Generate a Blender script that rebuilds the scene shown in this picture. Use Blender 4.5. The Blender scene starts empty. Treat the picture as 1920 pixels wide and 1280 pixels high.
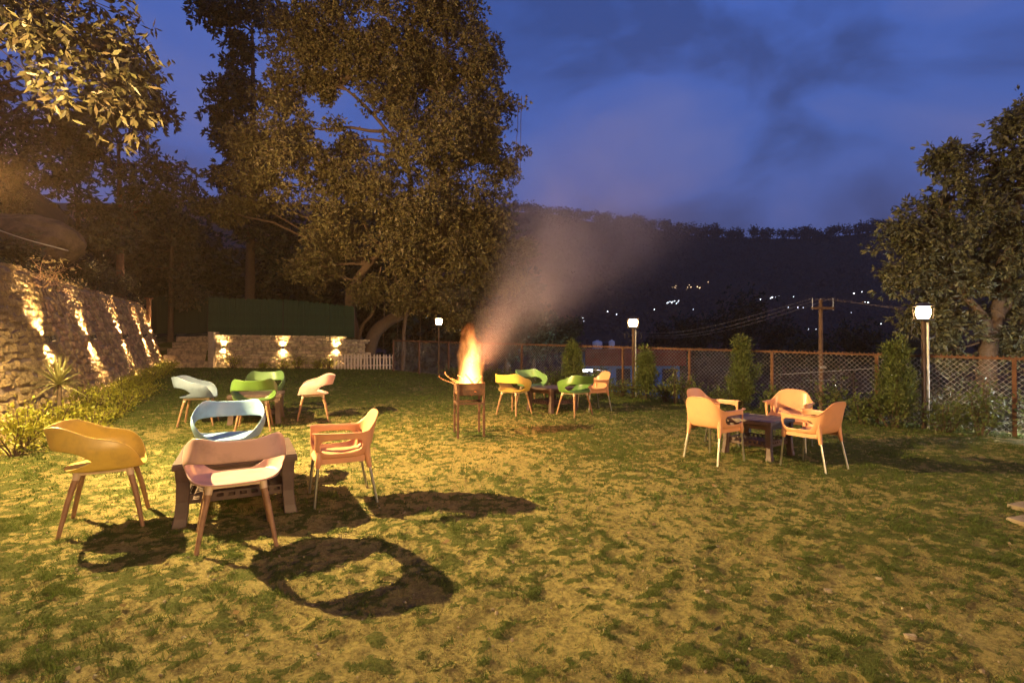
import bpy, bmesh, math, random
import numpy as np
from mathutils import Vector, Matrix, Euler
R = math.radians
rng = np.random.default_rng(7)
random.seed(7)
scene = bpy.context.scene
COL = scene.collection

# ------------------------------------------------------------------ camera, sky, light, exposure
CAM_Z = 1.4
PITCH = math.atan(8 / 960)
cam_d = bpy.data.cameras.new('camera')
cam = bpy.data.objects.new('camera', cam_d)
COL.objects.link(cam)
cam.location = (0, 0, CAM_Z)
cam.rotation_euler = (math.pi / 2 + PITCH, 0, 0)
cam_d.sensor_width = 36
cam_d.lens = 18
cam_d.clip_end = 5000
cam_d.clip_start = 0.05
scene.camera = cam
scene.view_settings.view_transform = 'Standard'
scene.view_settings.look = 'None'
scene.view_settings.exposure = 0.45
scene.view_settings.gamma = 1.0
scene.view_settings.use_curve_mapping = False
scene.render.engine = 'CYCLES'
scene.cycles.use_denoising = True
scene.cycles.max_bounces = 6
scene.cycles.diffuse_bounces = 3
scene.cycles.transparent_max_bounces = 8
scene.cycles.volume_bounces = 0
scene.cycles.volume_step_rate = 1.0
scene.cycles.volume_max_steps = 128
scene.cycles.sample_clamp_indirect = 4.0

world = bpy.data.worlds.new('World')
scene.world = world
world.use_nodes = True
wn, wl = world.node_tree.nodes, world.node_tree.links
bg = wn['Background']
bg.inputs['Strength'].default_value = 1.0
wt = wn.new('ShaderNodeTexCoord')
wsep = wn.new('ShaderNodeSeparateXYZ')
wl.new(wt.outputs['Generated'], wsep.inputs[0])
wr = wn.new('ShaderNodeValToRGB')
wl.new(wsep.outputs['Z'], wr.inputs[0])
cr = wr.color_ramp
cr.elements[0].position = 0.0
cr.elements[0].color = (0.084, 0.104, 0.26, 1)
cr.elements[1].position = 1.0
cr.elements[1].color = (0.028, 0.066, 0.28, 1)
for p_, c_ in ((0.17, (0.080, 0.110, 0.32, 1)), (0.33, (0.056, 0.110, 0.37, 1)), (0.55, (0.041, 0.100, 0.38, 1))):
    e_ = cr.elements.new(p_)
    e_.color = c_
# soft dusk clouds: two stretched noises
wmap = wn.new('ShaderNodeMapping')
wmap.inputs['Scale'].default_value = (1.7, 1.7, 2.9)
wmap.inputs['Rotation'].default_value = (0.0, 0.35, 0.4)
wl.new(wt.outputs['Generated'], wmap.inputs[0])
wno = wn.new('ShaderNodeTexNoise')
wno.inputs['Scale'].default_value = 1.7
wno.inputs['Detail'].default_value = 5
wno.inputs['Roughness'].default_value = 0.5
wno.inputs['Distortion'].default_value = 0.4
wl.new(wmap.outputs[0], wno.inputs['Vector'])
wcr = wn.new('ShaderNodeValToRGB')
wcr.color_ramp.elements[0].position = 0.38
wcr.color_ramp.elements[0].color = (0.66, 0.62, 0.60, 1)
wcr.color_ramp.elements[1].position = 0.68
wcr.color_ramp.elements[1].color = (1.75, 1.22, 1.0, 1)
e_ = wcr.color_ramp.elements.new(0.5)
e_.color = (1, 1, 1, 1)
wl.new(wno.outputs['Fac'], wcr.inputs[0])
wmx = wn.new('ShaderNodeMix')
wmx.data_type = 'RGBA'
wmx.blend_type = 'MULTIPLY'
wmx.inputs['Factor'].default_value = 1.0
wl.new(wr.outputs[0], wmx.inputs['A'])
wl.new(wcr.outputs[0], wmx.inputs['B'])
wl.new(wmx.outputs['Result'], bg.inputs['Color'])

WARM = (1.0, 0.70, 0.28)
FLOOD_POS = Vector((-5.62, 5.32, 3.2))
FLOOD_W = 2100
THROW_W = 5600
TREE_W = 11500
HOUSE_W = 2400
LANTERN_E = 160
SCONCE_W = 450
FIRE_W = 150


def lamp(name, kind, loc, energy, color, radius=0.05, **kw):
    d = bpy.data.lights.new(name, kind)
    d.energy = energy
    d.color = color
    if kind in ('POINT', 'SPOT'):
        d.shadow_soft_size = radius
    for k_, v_ in kw.items():
        setattr(d, k_, v_)
    o = bpy.data.objects.new(name, d)
    o.location = loc
    COL.objects.link(o)
    return o


def aim(o, target):
    d = Vector(target) - o.location
    o.rotation_euler = d.to_track_quat('-Z', 'Y').to_euler()


# the lit veranda of the house behind the photographer (its light lies on every side that faces the camera)
veranda = lamp('veranda_light', 'AREA', (9.0, -11.5, 5.0), HOUSE_W, (1.0, 0.60, 0.22), size=6.0)
veranda.data.shape = 'RECTANGLE'
veranda.data.size_y = 1.6
aim(veranda, (-2.5, 7, 0.3))


# ------------------------------------------------------------------ helpers
def link(name, me, mat=None, parent=None, loc=None):
    o = bpy.data.objects.new(name, me)
    COL.objects.link(o)
    if mat is not None and me is not None and not me.materials:
        me.materials.append(mat)
    if parent is not None:
        o.parent = parent
    if loc is not None:
        o.location = loc
    return o


def tag(o, label=None, cat=None, group=None, kind=None):
    if label:
        o['label'] = label
    if cat:
        o['category'] = cat
    if group:
        o['group'] = group
    if kind:
        o['kind'] = kind
    return o


def empty(name, label, cat, loc=(0, 0, 0), rz=0.0, group=None):
    o = bpy.data.objects.new(name, None)
    o.empty_display_size = 0.1
    COL.objects.link(o)
    o.location = loc
    o.rotation_euler = (0, 0, rz)
    return tag(o, label, cat, group)


def copy_tree(o, parent=None):
    c = o.copy()
    COL.objects.link(c)
    if parent is not None:
        c.parent = parent
    for ch in [x for x in o.children]:
        copy_tree(ch, c)
    return c


def np_mesh(name, verts, faces, smooth=False, mat=None):
    """verts (N,3), faces (M,k) arrays"""
    me = bpy.data.meshes.new(name)
    v = np.asarray(verts, dtype=np.float32)
    f = np.asarray(faces, dtype=np.int32)
    m, k = f.shape
    me.vertices.add(len(v))
    me.vertices.foreach_set('co', v.ravel())
    me.loops.add(m * k)
    me.loops.foreach_set('vertex_index', f.ravel())
    me.polygons.add(m)
    me.polygons.foreach_set('loop_start', np.arange(0, m * k, k, dtype=np.int32))
    me.polygons.foreach_set('loop_total', np.full(m, k, dtype=np.int32))
    me.polygons.foreach_set('use_smooth', np.full(m, bool(smooth)))
    me.update(calc_edges=True)
    me.validate()
    if mat:
        me.materials.append(mat)
    return me


class MB:
    def __init__(self):
        self.v, self.f = [], []

    def box(self, c, s, rot=None, taper=None):
        """centre, full size, optional euler/matrix; taper scales the top x,y"""
        b = len(self.v)
        M = rot.to_matrix() if isinstance(rot, Euler) else (rot or Matrix.Identity(3))
        for z in (-.5, .5):
            k = taper if (taper and z > 0) else 1
            for x, y in ((-.5, -.5), (.5, -.5), (.5, .5), (-.5, .5)):
                self.v.append(tuple(Vector(c) + M @ Vector((x * s[0] * k, y * s[1] * k, z * s[2]))))
        for q in ((0, 3, 2, 1), (4, 5, 6, 7), (0, 1, 5, 4), (1, 2, 6, 5), (2, 3, 7, 6), (3, 0, 4, 7)):
            self.f.append(tuple(b + i for i in q))
        return self

    def bar(self, p, q, w, h=None, up=(0, 0, 1), w2=None):
        """box beam from p to q"""
        p, q = Vector(p), Vector(q)
        d = q - p
        z = d.normalized()
        u = Vector(up)
        x = u.cross(z)
        if x.length < 1e-4:
            x = Vector((1, 0, 0))
        x.normalize()
        y = z.cross(x)
        h = h or w
        k = (w2 / w) if w2 else 1
        b = len(self.v)
        for e, kk in ((p, 1), (q, k)):
            for sx, sy in ((-1, -1), (1, -1), (1, 1), (-1, 1)):
                self.v.append(tuple(e + x * sx * w / 2 * kk + y * sy * h / 2 * kk))
        for f in ((0, 3, 2, 1), (4, 5, 6, 7), (0, 1, 5, 4), (1, 2, 6, 5), (2, 3, 7, 6), (3, 0, 4, 7)):
            self.f.append(tuple(b + i for i in f))
        return self

    def tube(self, pts, rad, n=8, cap=True):
        pts = [Vector(p) for p in pts]
        if not hasattr(rad, '__len__'):
            rad = [rad] * len(pts)
        b = len(self.v)
        ref = None
        for i, p in enumerate(pts):
            d = (pts[min(i + 1, len(pts) - 1)] - pts[max(i - 1, 0)])
            if d.length < 1e-7:
                d = Vector((0, 0, 1))
            d.normalize()
            if ref is None:
                ref = Vector((1, 0, 0)) if abs(d.x) < 0.8 else Vector((0, 1, 0))
            x = (ref - d * ref.dot(d)).normalized()
            ref = x
            y = d.cross(x)
            for k in range(n):
                a = 2 * math.pi * k / n
                self.v.append(tuple(p + (x * math.cos(a) + y * math.sin(a)) * rad[i]))
        for i in range(len(pts) - 1):
            for k in range(n):
                k2 = (k + 1) % n
                self.f.append((b + i * n + k, b + i * n + k2, b + (i + 1) * n + k2, b + (i + 1) * n + k))
        if cap:
            self.f.append(tuple(b + k for k in range(n - 1, -1, -1)))
            e = b + (len(pts) - 1) * n
            self.f.append(tuple(e + k for k in range(n)))
        return self

    def add(self, verts, faces):
        b = len(self.v)
        self.v.extend([tuple(x) for x in verts])
        self.f.extend([tuple(b + i for i in f) for f in faces])
        return self

    def mesh(self, name, smooth=False, bevel=0.0, seg=2):
        me = bpy.data.meshes.new(name)
        me.from_pydata(self.v, [], self.f)
        if bevel:
            bm = bmesh.new()
            bm.from_mesh(me)
            es = [e for e in bm.edges if len(e.link_faces) == 2 and e.calc_face_angle(0) > 0.5]
            bmesh.ops.bevel(bm, geom=es, offset=bevel, segments=seg, profile=0.6, affect='EDGES', clamp_overlap=True)
            bm.to_mesh(me)
            bm.free()
        if smooth:
            me.polygons.foreach_set('use_smooth', [True] * len(me.polygons))
            try:
                me.set_sharp_from_angle(angle=R(38))
            except Exception:
                pass
        me.update()
        return me

    def build(self, name, mat, parent=None, smooth=False, bevel=0.0, loc=None):
        return link(name, self.mesh(name, smooth, bevel), mat, parent, loc)


def ray(u, v):
    c, s = math.cos(PITCH), math.sin(PITCH)
    x = (u - 960) / 960
    z = (640 - v) / 960
    return x, c - z * s, s + z * c


def at(u, v, Y):
    """the point of the place that lies Y metres ahead along the sight line of a pixel of the photograph"""
    dx, dy, dz = ray(u, v)
    t = Y / dy
    return Vector((dx * t, Y, CAM_Z + dz * t))


# ------------------------------------------------------------------ value noise
class Noise:
    def __init__(self, seed):
        self.g = np.random.default_rng(seed).random((256, 256))

    def n(self, x, y):
        xi, yi = np.floor(x).astype(int), np.floor(y).astype(int)
        fx, fy = x - xi, y - yi
        fx = fx * fx * (3 - 2 * fx)
        fy = fy * fy * (3 - 2 * fy)
        g = self.g
        a = g[xi % 256, yi % 256]
        b = g[(xi + 1) % 256, yi % 256]
        c = g[xi % 256, (yi + 1) % 256]
        d = g[(xi + 1) % 256, (yi + 1) % 256]
        return (a * (1 - fx) + b * fx) * (1 - fy) + (c * (1 - fx) + d * fx) * fy

    def fbm(self, x, y, o=4, r=0.5):
        s, a, t = 0, 1, 0
        for i in range(o):
            s = s + a * self.n(x * 2 ** i + 17.3 * i, y * 2 ** i + 5.1 * i)
            t += a
            a *= r
        return s / t


N1, N2, N3 = Noise(11), Noise(23), Noise(37)


# ------------------------------------------------------------------ materials
def mat(name, base, rough=0.6, spec=0.3, metal=0.0, noise=None, bump=None, emit=None, trans=None, vary=0.0, coat=0.0):
    """noise=(colour2, scale, lo, hi); bump=(scale, strength, distance); trans = share of light let through"""
    m = bpy.data.materials.new(name)
    m.use_nodes = True
    nt = m.node_tree
    N, L = nt.nodes, nt.links
    b = N['Principled BSDF']
    b.inputs['Base Color'].default_value = (*base, 1)
    b.inputs['Roughness'].default_value = rough
    b.inputs['Specular IOR Level'].default_value = spec
    b.inputs['Metallic'].default_value = metal
    if coat:
        b.inputs['Coat Weight'].default_value = coat
    out = None
    tc = N.new('ShaderNodeTexCoord')
    if noise:
        c2, sc, lo, hi = noise
        n = N.new('ShaderNodeTexNoise')
        n.inputs['Scale'].default_value = sc
        n.inputs['Detail'].default_value = 6
        n.inputs['Roughness'].default_value = 0.6
        L.new(tc.outputs['Object'], n.inputs['Vector'])
        r = N.new('ShaderNodeMapRange')
        r.inputs['From Min'].default_value = lo
        r.inputs['From Max'].default_value = hi
        L.new(n.outputs['Fac'], r.inputs['Value'])
        mx = N.new('ShaderNodeMix')
        mx.data_type = 'RGBA'
        mx.inputs['A'].default_value = (*base, 1)
        mx.inputs['B'].default_value = (*c2, 1)
        L.new(r.outputs[0], mx.inputs['Factor'])
        out = mx.outputs['Result']
    if vary:
        g = N.new('ShaderNodeNewGeometry')
        hv = N.new('ShaderNodeHueSaturation')
        mr = N.new('ShaderNodeMapRange')
        mr.inputs['To Min'].default_value = 1 - vary
        mr.inputs['To Max'].default_value = 1 + vary
        L.new(g.outputs['Random Per Island'], mr.inputs['Value'])
        L.new(mr.outputs[0], hv.inputs['Value'])
        mh = N.new('ShaderNodeMapRange')
        mh.inputs['To Min'].default_value = 0.5 - vary * 0.06
        mh.inputs['To Max'].default_value = 0.5 + vary * 0.06
        ml = N.new('ShaderNodeMath')
        ml.operation = 'FRACT'
        mm = N.new('ShaderNodeMath')
        mm.operation = 'MULTIPLY'
        mm.inputs[1].default_value = 7.13
        L.new(g.outputs['Random Per Island'], mm.inputs[0])
        L.new(mm.outputs[0], ml.inputs[0])
        L.new(ml.outputs[0], mh.inputs['Value'])
        L.new(mh.outputs[0], hv.inputs['Hue'])
        if out:
            L.new(out, hv.inputs['Color'])
        else:
            hv.inputs['Color'].default_value = (*base, 1)
        out = hv.outputs[0]
    if out:
        L.new(out, b.inputs['Base Color'])
    if bump:
        sc, st, di = bump
        n2 = N.new('ShaderNodeTexNoise')
        n2.inputs['Scale'].default_value = sc
        n2.inputs['Detail'].default_value = 8
        n2.inputs['Roughness'].default_value = 0.65
        L.new(tc.outputs['Object'], n2.inputs['Vector'])
        bp = N.new('ShaderNodeBump')
        bp.inputs['Strength'].default_value = st
        bp.inputs['Distance'].default_value = di
        L.new(n2.outputs['Fac'], bp.inputs['Height'])
        L.new(bp.outputs[0], b.inputs['Normal'])
    if emit:
        b.inputs['Emission Color'].default_value = (*emit[0], 1)
        b.inputs['Emission Strength'].default_value = emit[1]
    if trans:
        tr = N.new('ShaderNodeBsdfTranslucent')
        if out:
            L.new(out, tr.inputs['Color'])
        else:
            tr.inputs['Color'].default_value = (*base, 1)
        ms = N.new('ShaderNodeMixShader')
        ms.inputs[0].default_value = trans
        L.new(b.outputs[0], ms.inputs[1])
        L.new(tr.outputs[0], ms.inputs[2])
        L.new(ms.outputs[0], N['Material Output'].inputs['Surface'])
    return m


def plastic(name, c, dirt=0.55):
    return mat(name, c, rough=0.34, spec=0.45, noise=(tuple(x * dirt + .03 for x in c), 7.0, 0.47, 0.80), bump=(60, 0.08, 0.004))


M = dict(
    yellow=plastic('yellow_plastic', (0.60, 0.42, 0.080)),
    pink=plastic('pink_plastic', (0.58, 0.37, 0.32)),
    sky=plastic('sky_blue_plastic', (0.21, 0.35, 0.52)),
    pale=plastic('pale_blue_plastic', (0.17, 0.235, 0.33)),
    green=plastic('green_plastic', (0.085, 0.165, 0.032)),
    light_green=plastic('light_green_plastic', (0.17, 0.30, 0.11)),
    peach=plastic('peach_plastic', (0.60, 0.29, 0.145), 0.75),
    beige=plastic('beige_plastic', (0.55, 0.42, 0.30)),
    wood=mat('beech_wood', (0.30, 0.17, 0.09), rough=0.55, noise=((0.20, 0.11, 0.06), 14, .35, .7), bump=(40, .15, .003)),
    alu=mat('brushed_aluminium', (0.62, 0.60, 0.57), rough=0.3, metal=1.0),
    brown=mat('brown_plastic', (0.072, 0.044, 0.036), rough=0.5, spec=.4, noise=((0.11, 0.070, 0.058), 7, .45, .75), bump=(45, .08, .004)),
    rust=mat('rusty_steel', (0.075, 0.034, 0.020), rough=0.85, noise=((0.14, 0.066, 0.036), 9, .4, .7), bump=(50, .3, .004)),
    iron=mat('rusted_iron', (0.075, 0.038, 0.024), rough=0.75, noise=((0.16, 0.07, 0.035), 12, .4, .75), bump=(60, .3, .003)),
    wire=mat('galvanised_wire', (0.42, 0.38, 0.33), rough=0.5, metal=0.6, noise=((0.22, 0.12, 0.07), 3, .45, .7)),
    post=mat('brown_painted_post', (0.10, 0.055, 0.03), rough=0.65, noise=((0.06, 0.035, 0.02), 12, .4, .7)),
    zinc=mat('galvanised_pipe', (0.40, 0.39, 0.38), rough=0.45, metal=0.5),
    dark_metal=mat('dark_metal', (0.035, 0.03, 0.028), rough=0.5, metal=0.3),
    lens=mat('lamp_lens', (0.5, 0.45, 0.35), emit=((1.0, 0.6, 0.25), 1.5)),
    glow=mat('lit_lantern_glass', (0.9, 0.8, 0.6), emit=((1.0, 0.60, 0.24), LANTERN_E)),
    stone=mat('rubble_stone', (0.36, 0.24, 0.125), rough=0.9, noise=((0.22, 0.145, 0.08), 6, .4, .65), bump=(34, 1.0, .03), vary=0.3),
    mortar=mat('lime_mortar', (0.28, 0.21, 0.15), rough=0.95, noise=((0.19, 0.145, 0.10), 9, .4, .7), bump=(30, .7, .02)),
    backstone=mat('slab_stone', (0.40, 0.30, 0.175), rough=0.9, noise=((0.17, 0.135, 0.095), 7, .4, .65), bump=(26, .5, .015), vary=0.25),
    earth=mat('packed_earth', (0.25, 0.18, 0.11), rough=0.95, noise=((0.16, 0.115, 0.07), 5, .4, .7), bump=(18, .7, .03)),
    rock=mat('dark_brown_rock', (0.13, 0.09, 0.06), rough=0.95, noise=((0.06, 0.042, 0.03), 3, .4, .6), bump=(9, 1.0, .08)),
    hill=mat('dark_hill_ground', (0.035, 0.036, 0.026), rough=0.95, spec=0.0, noise=((0.055, 0.045, 0.032), .35, .4, .65), bump=(1.2, .6, .3)),
    bark=mat('brown_bark', (0.090, 0.058, 0.036), rough=0.9, noise=((0.065, 0.045, 0.03), 8, .4, .7), bump=(16, .7, .03)),
    redbark=mat('reddish_bark', (0.14, 0.070, 0.040), rough=0.9, noise=((0.08, 0.045, 0.03), 8, .4, .7), bump=(16, .7, .03)),
    leaf=mat('olive_leaf', (0.100, 0.084, 0.030), rough=0.5, spec=0.35, trans=0.25, vary=0.45),
    leaf_big=mat('broad_leaf', (0.085, 0.068, 0.030), rough=0.45, spec=0.4, trans=0.3, vary=0.5),
    leaf_dark=mat('dark_leaf', (0.030, 0.042, 0.024), rough=0.5, spec=0.3, trans=0.2, vary=0.4),
    leaf_left=mat('brown_green_leaf', (0.060, 0.056, 0.032), rough=0.55, spec=0.3, trans=0.25, vary=0.4),
    leaf_right=mat('mango_leaf', (0.085, 0.082, 0.038), rough=0.45, spec=0.4, trans=0.25, vary=0.45),
    conifer=mat('thuja_needles', (0.090, 0.110, 0.028), rough=0.6, spec=0.2, trans=0.25, vary=0.4),
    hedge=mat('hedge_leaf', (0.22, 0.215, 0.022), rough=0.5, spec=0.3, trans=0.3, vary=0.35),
    shrub=mat('shrub_leaf', (0.080, 0.098, 0.024), rough=0.5, spec=0.3, trans=0.3, vary=0.4),
    spike=mat('spiky_leaf', (0.22, 0.22, 0.07), rough=0.45, spec=0.3, trans=0.2, vary=0.3),
    grass=mat('grass_blade', (0.074, 0.102, 0.019), rough=0.6, spec=0.2, trans=0.3, vary=0.4),
    straw=mat('straw_blade', (0.20, 0.165, 0.055), rough=0.8, spec=.1, trans=.2, vary=0.55),
    dry=mat('dry_leaf', (0.26, 0.19, 0.09), rough=0.8, trans=0.2, vary=0.4),
    pebble=mat('pebble', (0.23, 0.185, 0.11), rough=0.9, vary=0.3),
    greenboard=mat('green_painted_board', (0.015, 0.040, 0.020), rough=0.75, noise=((0.008, 0.024, 0.013), 4, .4, .7), vary=0.2),
    darkboard=mat('dark_green_board', (0.012, 0.026, 0.018), rough=0.8),
    picket=mat('whitewashed_wood', (0.46, 0.36, 0.27), rough=0.7, noise=((0.45, 0.35, 0.26), 9, .4, .7)),
    bluewall=mat('blue_painted_wall', (0.10, 0.26, 0.62), rough=0.8, noise=((0.07, 0.19, 0.50), 1.5, .4, .7)),
    redroof=mat('red_painted_roof', (0.22, 0.03, 0.025), rough=0.7, noise=((0.14, 0.025, 0.02), 2, .4, .7)),
    tank=mat('white_plastic_tank', (0.6, 0.6, 0.62), rough=0.5),
    black_tank=mat('black_plastic_tank', (0.03, 0.03, 0.035), rough=0.5),
    pane=mat('dark_window', (0.02, 0.025, 0.04), rough=0.1),
    whitelamp=mat('white_street_lamp', (0.9, 0.9, 0.9), emit=((0.9, 0.95, 1.0), 25)),
    far_white=mat('far_white_light', (0.9, 0.9, 0.9), emit=((0.85, 0.92, 1.0), 9)),
    far_warm=mat('far_warm_light', (0.9, 0.8, 0.6), emit=((1.0, 0.62, 0.30), 7)),
    ember=mat('glowing_wood', (0.12, 0.05, 0.02), rough=0.9, emit=((1.0, 0.22, 0.04), 1.2)),
    twig=mat('dry_cane', (0.30, 0.17, 0.09), rough=0.7),
    cable=mat('pale_cable', (0.32, 0.29, 0.26), rough=0.6),
    wirecable=mat('power_cable', (0.22, 0.16, 0.12), rough=0.6),
    slab=mat('pale_paving_stone', (0.18, 0.135, 0.085), rough=0.9, noise=((0.3, 0.24, 0.17), 6, .4, .7), bump=(20, .3, .01)),
    forest=mat('far_forest', (0.060, 0.048, 0.040), rough=0.9, spec=0.0, vary=0.35),
    pole=mat('utility_pole_wood', (0.20, 0.11, 0.06), rough=0.85, noise=((0.13, 0.07, 0.04), 6, .4, .7)),
)


# ------------------------------------------------------------------ the lie of the land
W0 = np.array((-8.3, 9.85))          # a point at the foot of the long stone wall
WD = np.array((-0.476, 0.8795))      # the way it runs
WN = np.array((0.8795, 0.476))       # towards the lawn
F0 = np.array((2.86, 13.2))          # a fence post
FD = np.array((0.7107, -0.7034))
FN = np.array((0.7034, 0.7107))      # outwards
WALL_H, BATTER = 2.55, 0.30


def gz(x, y):
    return 0.018 * (y - 4) - 0.014 * x - 0.02


def sstep(a, b, x):
    t = np.clip((x - a) / (b - a), 0, 1)
    return t * t * (3 - 2 * t)


def land(x, y):
    x = np.asarray(x, float)
    y = np.asarray(y, float)
    g = 0.018 * (np.clip(y, -4, 26) - 4) - 0.014 * np.clip(x, -20, 12) - 0.02
    dL = -((x - W0[0]) * WN[0] + (y - W0[1]) * WN[1])
    dF = (x - F0[0]) * FN[0] + (y - F0[1]) * FN[1]
    # behind the back wall the ground is a terrace, then climbs
    dB = (y - 21.75) * 0.986 - (x + 10) * 0.169
    back = sstep(0.25, 0.5, dB) * sstep(-6.6, -7.3, x) * sstep(1.5, 0.6, dL) * (x > -12.9)
    steps = np.clip((dB) / 2.0, 0, 1) * (x <= -12.9) * (dL < 0.85)
    z = g + 1.32 * back + 1.3 * steps - .25 * (steps > 0) + np.clip(dB - 3.0, 0, 30) * 0.16 * sstep(-3.0, -8, x) * (dL < 1)
    up = sstep(0.85, 1.05, dL)
    zl = g + 2.5 + np.clip(dL - 1.1, 0, 14) * 1.0 + np.clip(dL - 15, 0, 60) * .3 + (N2.fbm(x * .45, y * .45, 4) - .5) * np.clip(dL - 1.0, 0, 3) * 0.5
    z = z * (1 - up) + zl * up
    dn = np.clip(dF - 0.7, 0, None)
    dn = dn * sstep(3.0, 1.0, dL)
    drop = np.minimum(dn * 0.55, 5.5 + dn * 0.09)
    z = z - np.minimum(drop, 26)
    return z


def H(x, y):
    return float(land(x, y))


# lawn sheet: fine near the camera
def spaced(a, b, f0, growth, mid):
    """coordinates from a to b, spacing f0 around mid and growing away from it"""
    out = [mid]
    s = f0
    x = mid
    while x < b:
        x += s
        out.append(min(x, b))
        s = f0 + growth * max(0, abs(x - mid) - 1.5)
    s = f0
    x = mid
    left = []
    while x > a:
        x -= s
        left.append(max(x, a))
        s = f0 + growth * max(0, abs(x - mid) - 1.5)
    return np.array(left[::-1] + out)


LX0, LX1, LY0, LY1 = -17.0, 12.0, -3.0, 27.0
xs = spaced(LX0, LX1, 0.03, 0.011, 0.0)
ys = spaced(LY0, LY1, 0.024, 0.0095, 2.3)


def cover(x, y):
    """share of grass on the lawn at a spot, 0..1"""
    f = N1.fbm(x * 14.5, y * 16.5, 4, .66)
    big = N2.fbm(x * .8 + 40, y * .8, 3)
    bare = np.exp(-(((x - 0.9) / 2.6) ** 2 + ((y - 4.6) / 2.4) ** 2)) * 0.10
    bare = bare + np.exp(-(((x + 2.2) / 1.6) ** 2 + ((y - 5.2) / 2.2) ** 2)) * 0.06
    more = 0.065 * sstep(6, 14, y) + 0.06 * sstep(2.2, 5.0, x) * sstep(3, 6, y) + 0.07 * np.exp(-((x + 2.0) ** 2 + (y - 2.3) ** 2) / 2.0)
    v = f + (big - .5) * 0.35 + more - bare + .048
    return sstep(0.495, 0.575, v)


gx, gy = np.meshgrid(xs, ys)
cov = cover(gx, gy)
lump = (N3.fbm(gx * 7, gy * 7, 4, .6) - .5) * 0.035 + (N1.fbm(gx * 1.3, gy * 1.3, 2) - .5) * 0.05 + (N2.fbm(gx * 21, gy * 21, 2) - .5) * .022
lz = land(gx, gy) + lump * np.exp(-np.clip(gy - 3, 0, 50) / 14) + cov * 0.012
nv = gx.size
idx = np.arange(nv).reshape(gx.shape)
quads = np.stack([idx[:-1, :-1], idx[:-1, 1:], idx[1:, 1:], idx[1:, :-1]], -1).reshape(-1, 4)
lawn_me = np_mesh('lawn', np.stack([gx, gy, lz], -1).reshape(-1, 3), quads, smooth=True)
at_ = lawn_me.attributes.new('cover', 'FLOAT', 'POINT')
at_.data.foreach_set('value', cov.ravel().astype(np.float32))


def lawn_material():
    m = bpy.data.materials.new('worn_lawn')
    m.use_nodes = True
    N, L = m.node_tree.nodes, m.node_tree.links
    b = N['Principled BSDF']
    b.inputs['Roughness'].default_value = 0.95
    b.inputs['Specular IOR Level'].default_value = 0.1
    tc = N.new('ShaderNodeTexCoord')
    a = N.new('ShaderNodeAttribute')
    a.attribute_name = 'cover'

    def noise(sc, det=6, ro=.6):
        n = N.new('ShaderNodeTexNoise')
        n.inputs['Scale'].default_value = sc
        n.inputs['Detail'].default_value = det
        n.inputs['Roughness'].default_value = ro
        L.new(tc.outputs['Object'], n.inputs['Vector'])
        return n.outputs['Fac']

    def mix(f, A, B):
        x = N.new('ShaderNodeMix')
        x.data_type = 'RGBA'
        L.new(f, x.inputs['Factor'])
        for k_, c_ in (('A', A), ('B', B)):
            if isinstance(c_, tuple):
                x.inputs[k_].default_value = (*c_, 1)
            else:
                L.new(c_, x.inputs[k_])
        return x.outputs['Result']

    def rngmap(s, lo, hi, a0=0., a1=1.):
        r = N.new('ShaderNodeMapRange')
        r.inputs['From Min'].default_value = lo
        r.inputs['From Max'].default_value = hi
        r.inputs['To Min'].default_value = a0
        r.inputs['To Max'].default_value = a1
        L.new(s, r.inputs['Value'])
        return r.outputs[0]
    soil = mix(rngmap(noise(1.3), .35, .65), (0.300, 0.250, 0.088), (0.225, 0.185, 0.062))
    soil = mix(rngmap(noise(28, 8, .7), .42, .62), soil, (0.145, 0.115, 0.042))
    soil = mix(rngmap(noise(90, 4, .7), .60, .72), soil, (0.42, 0.32, 0.15))
    grs = mix(rngmap(noise(45, 6, .7), .35, .65), (0.056, 0.068, 0.016), (0.115, 0.115, 0.030))
    add = N.new('ShaderNodeMath')
    add.operation = 'ADD'
    L.new(a.outputs['Fac'], add.inputs[0])
    L.new(rngmap(noise(30, 8, .8), .3, .7, -.5, .5), add.inputs[1])
    L.new(mix(rngmap(add.outputs[0], .42, .62), soil, grs), b.inputs['Base Color'])
    bp = N.new('ShaderNodeBump')
    bp.inputs['Strength'].default_value = 1.0
    bp.inputs['Distance'].default_value = 0.035
    L.new(noise(38, 10, .72), bp.inputs['Height'])
    L.new(bp.outputs[0], b.inputs['Normal'])
    return m


M['lawn'] = lawn_material()
lawn = tag(link('lawn', lawn_me, M['lawn']), kind='structure')

# terrain all round, with a hole where the lawn sheet lies
tx = np.concatenate([-np.geomspace(120, 17.5, 40), np.linspace(-16.9, 11.9, 30), np.geomspace(12.4, 160, 46)])
ty = np.concatenate([np.linspace(-30, -3.2, 10), np.linspace(-2.9, 26.9, 31), np.geomspace(27.4, 170, 46)])
gx2, gy2 = np.meshgrid(tx, ty)
gz2 = land(gx2, gy2) - 0.03
iv = np.arange(gx2.size).reshape(gx2.shape)
q2 = np.stack([iv[:-1, :-1], iv[:-1, 1:], iv[1:, 1:], iv[1:, :-1]], -1)
cx = (gx2[:-1, :-1] + gx2[1:, 1:]) / 2
cy = (gy2[:-1, :-1] + gy2[1:, 1:]) / 2
keep = ~((cx > LX0 + .1) & (cx < LX1 - .1) & (cy > LY0 + .1) & (cy < LY1 - .1))
terr = np_mesh('terrain', np.stack([gx2, gy2, gz2], -1).reshape(-1, 3), q2[keep], smooth=True)
tag(link('terrain', terr, M['hill']), kind='structure')

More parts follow.
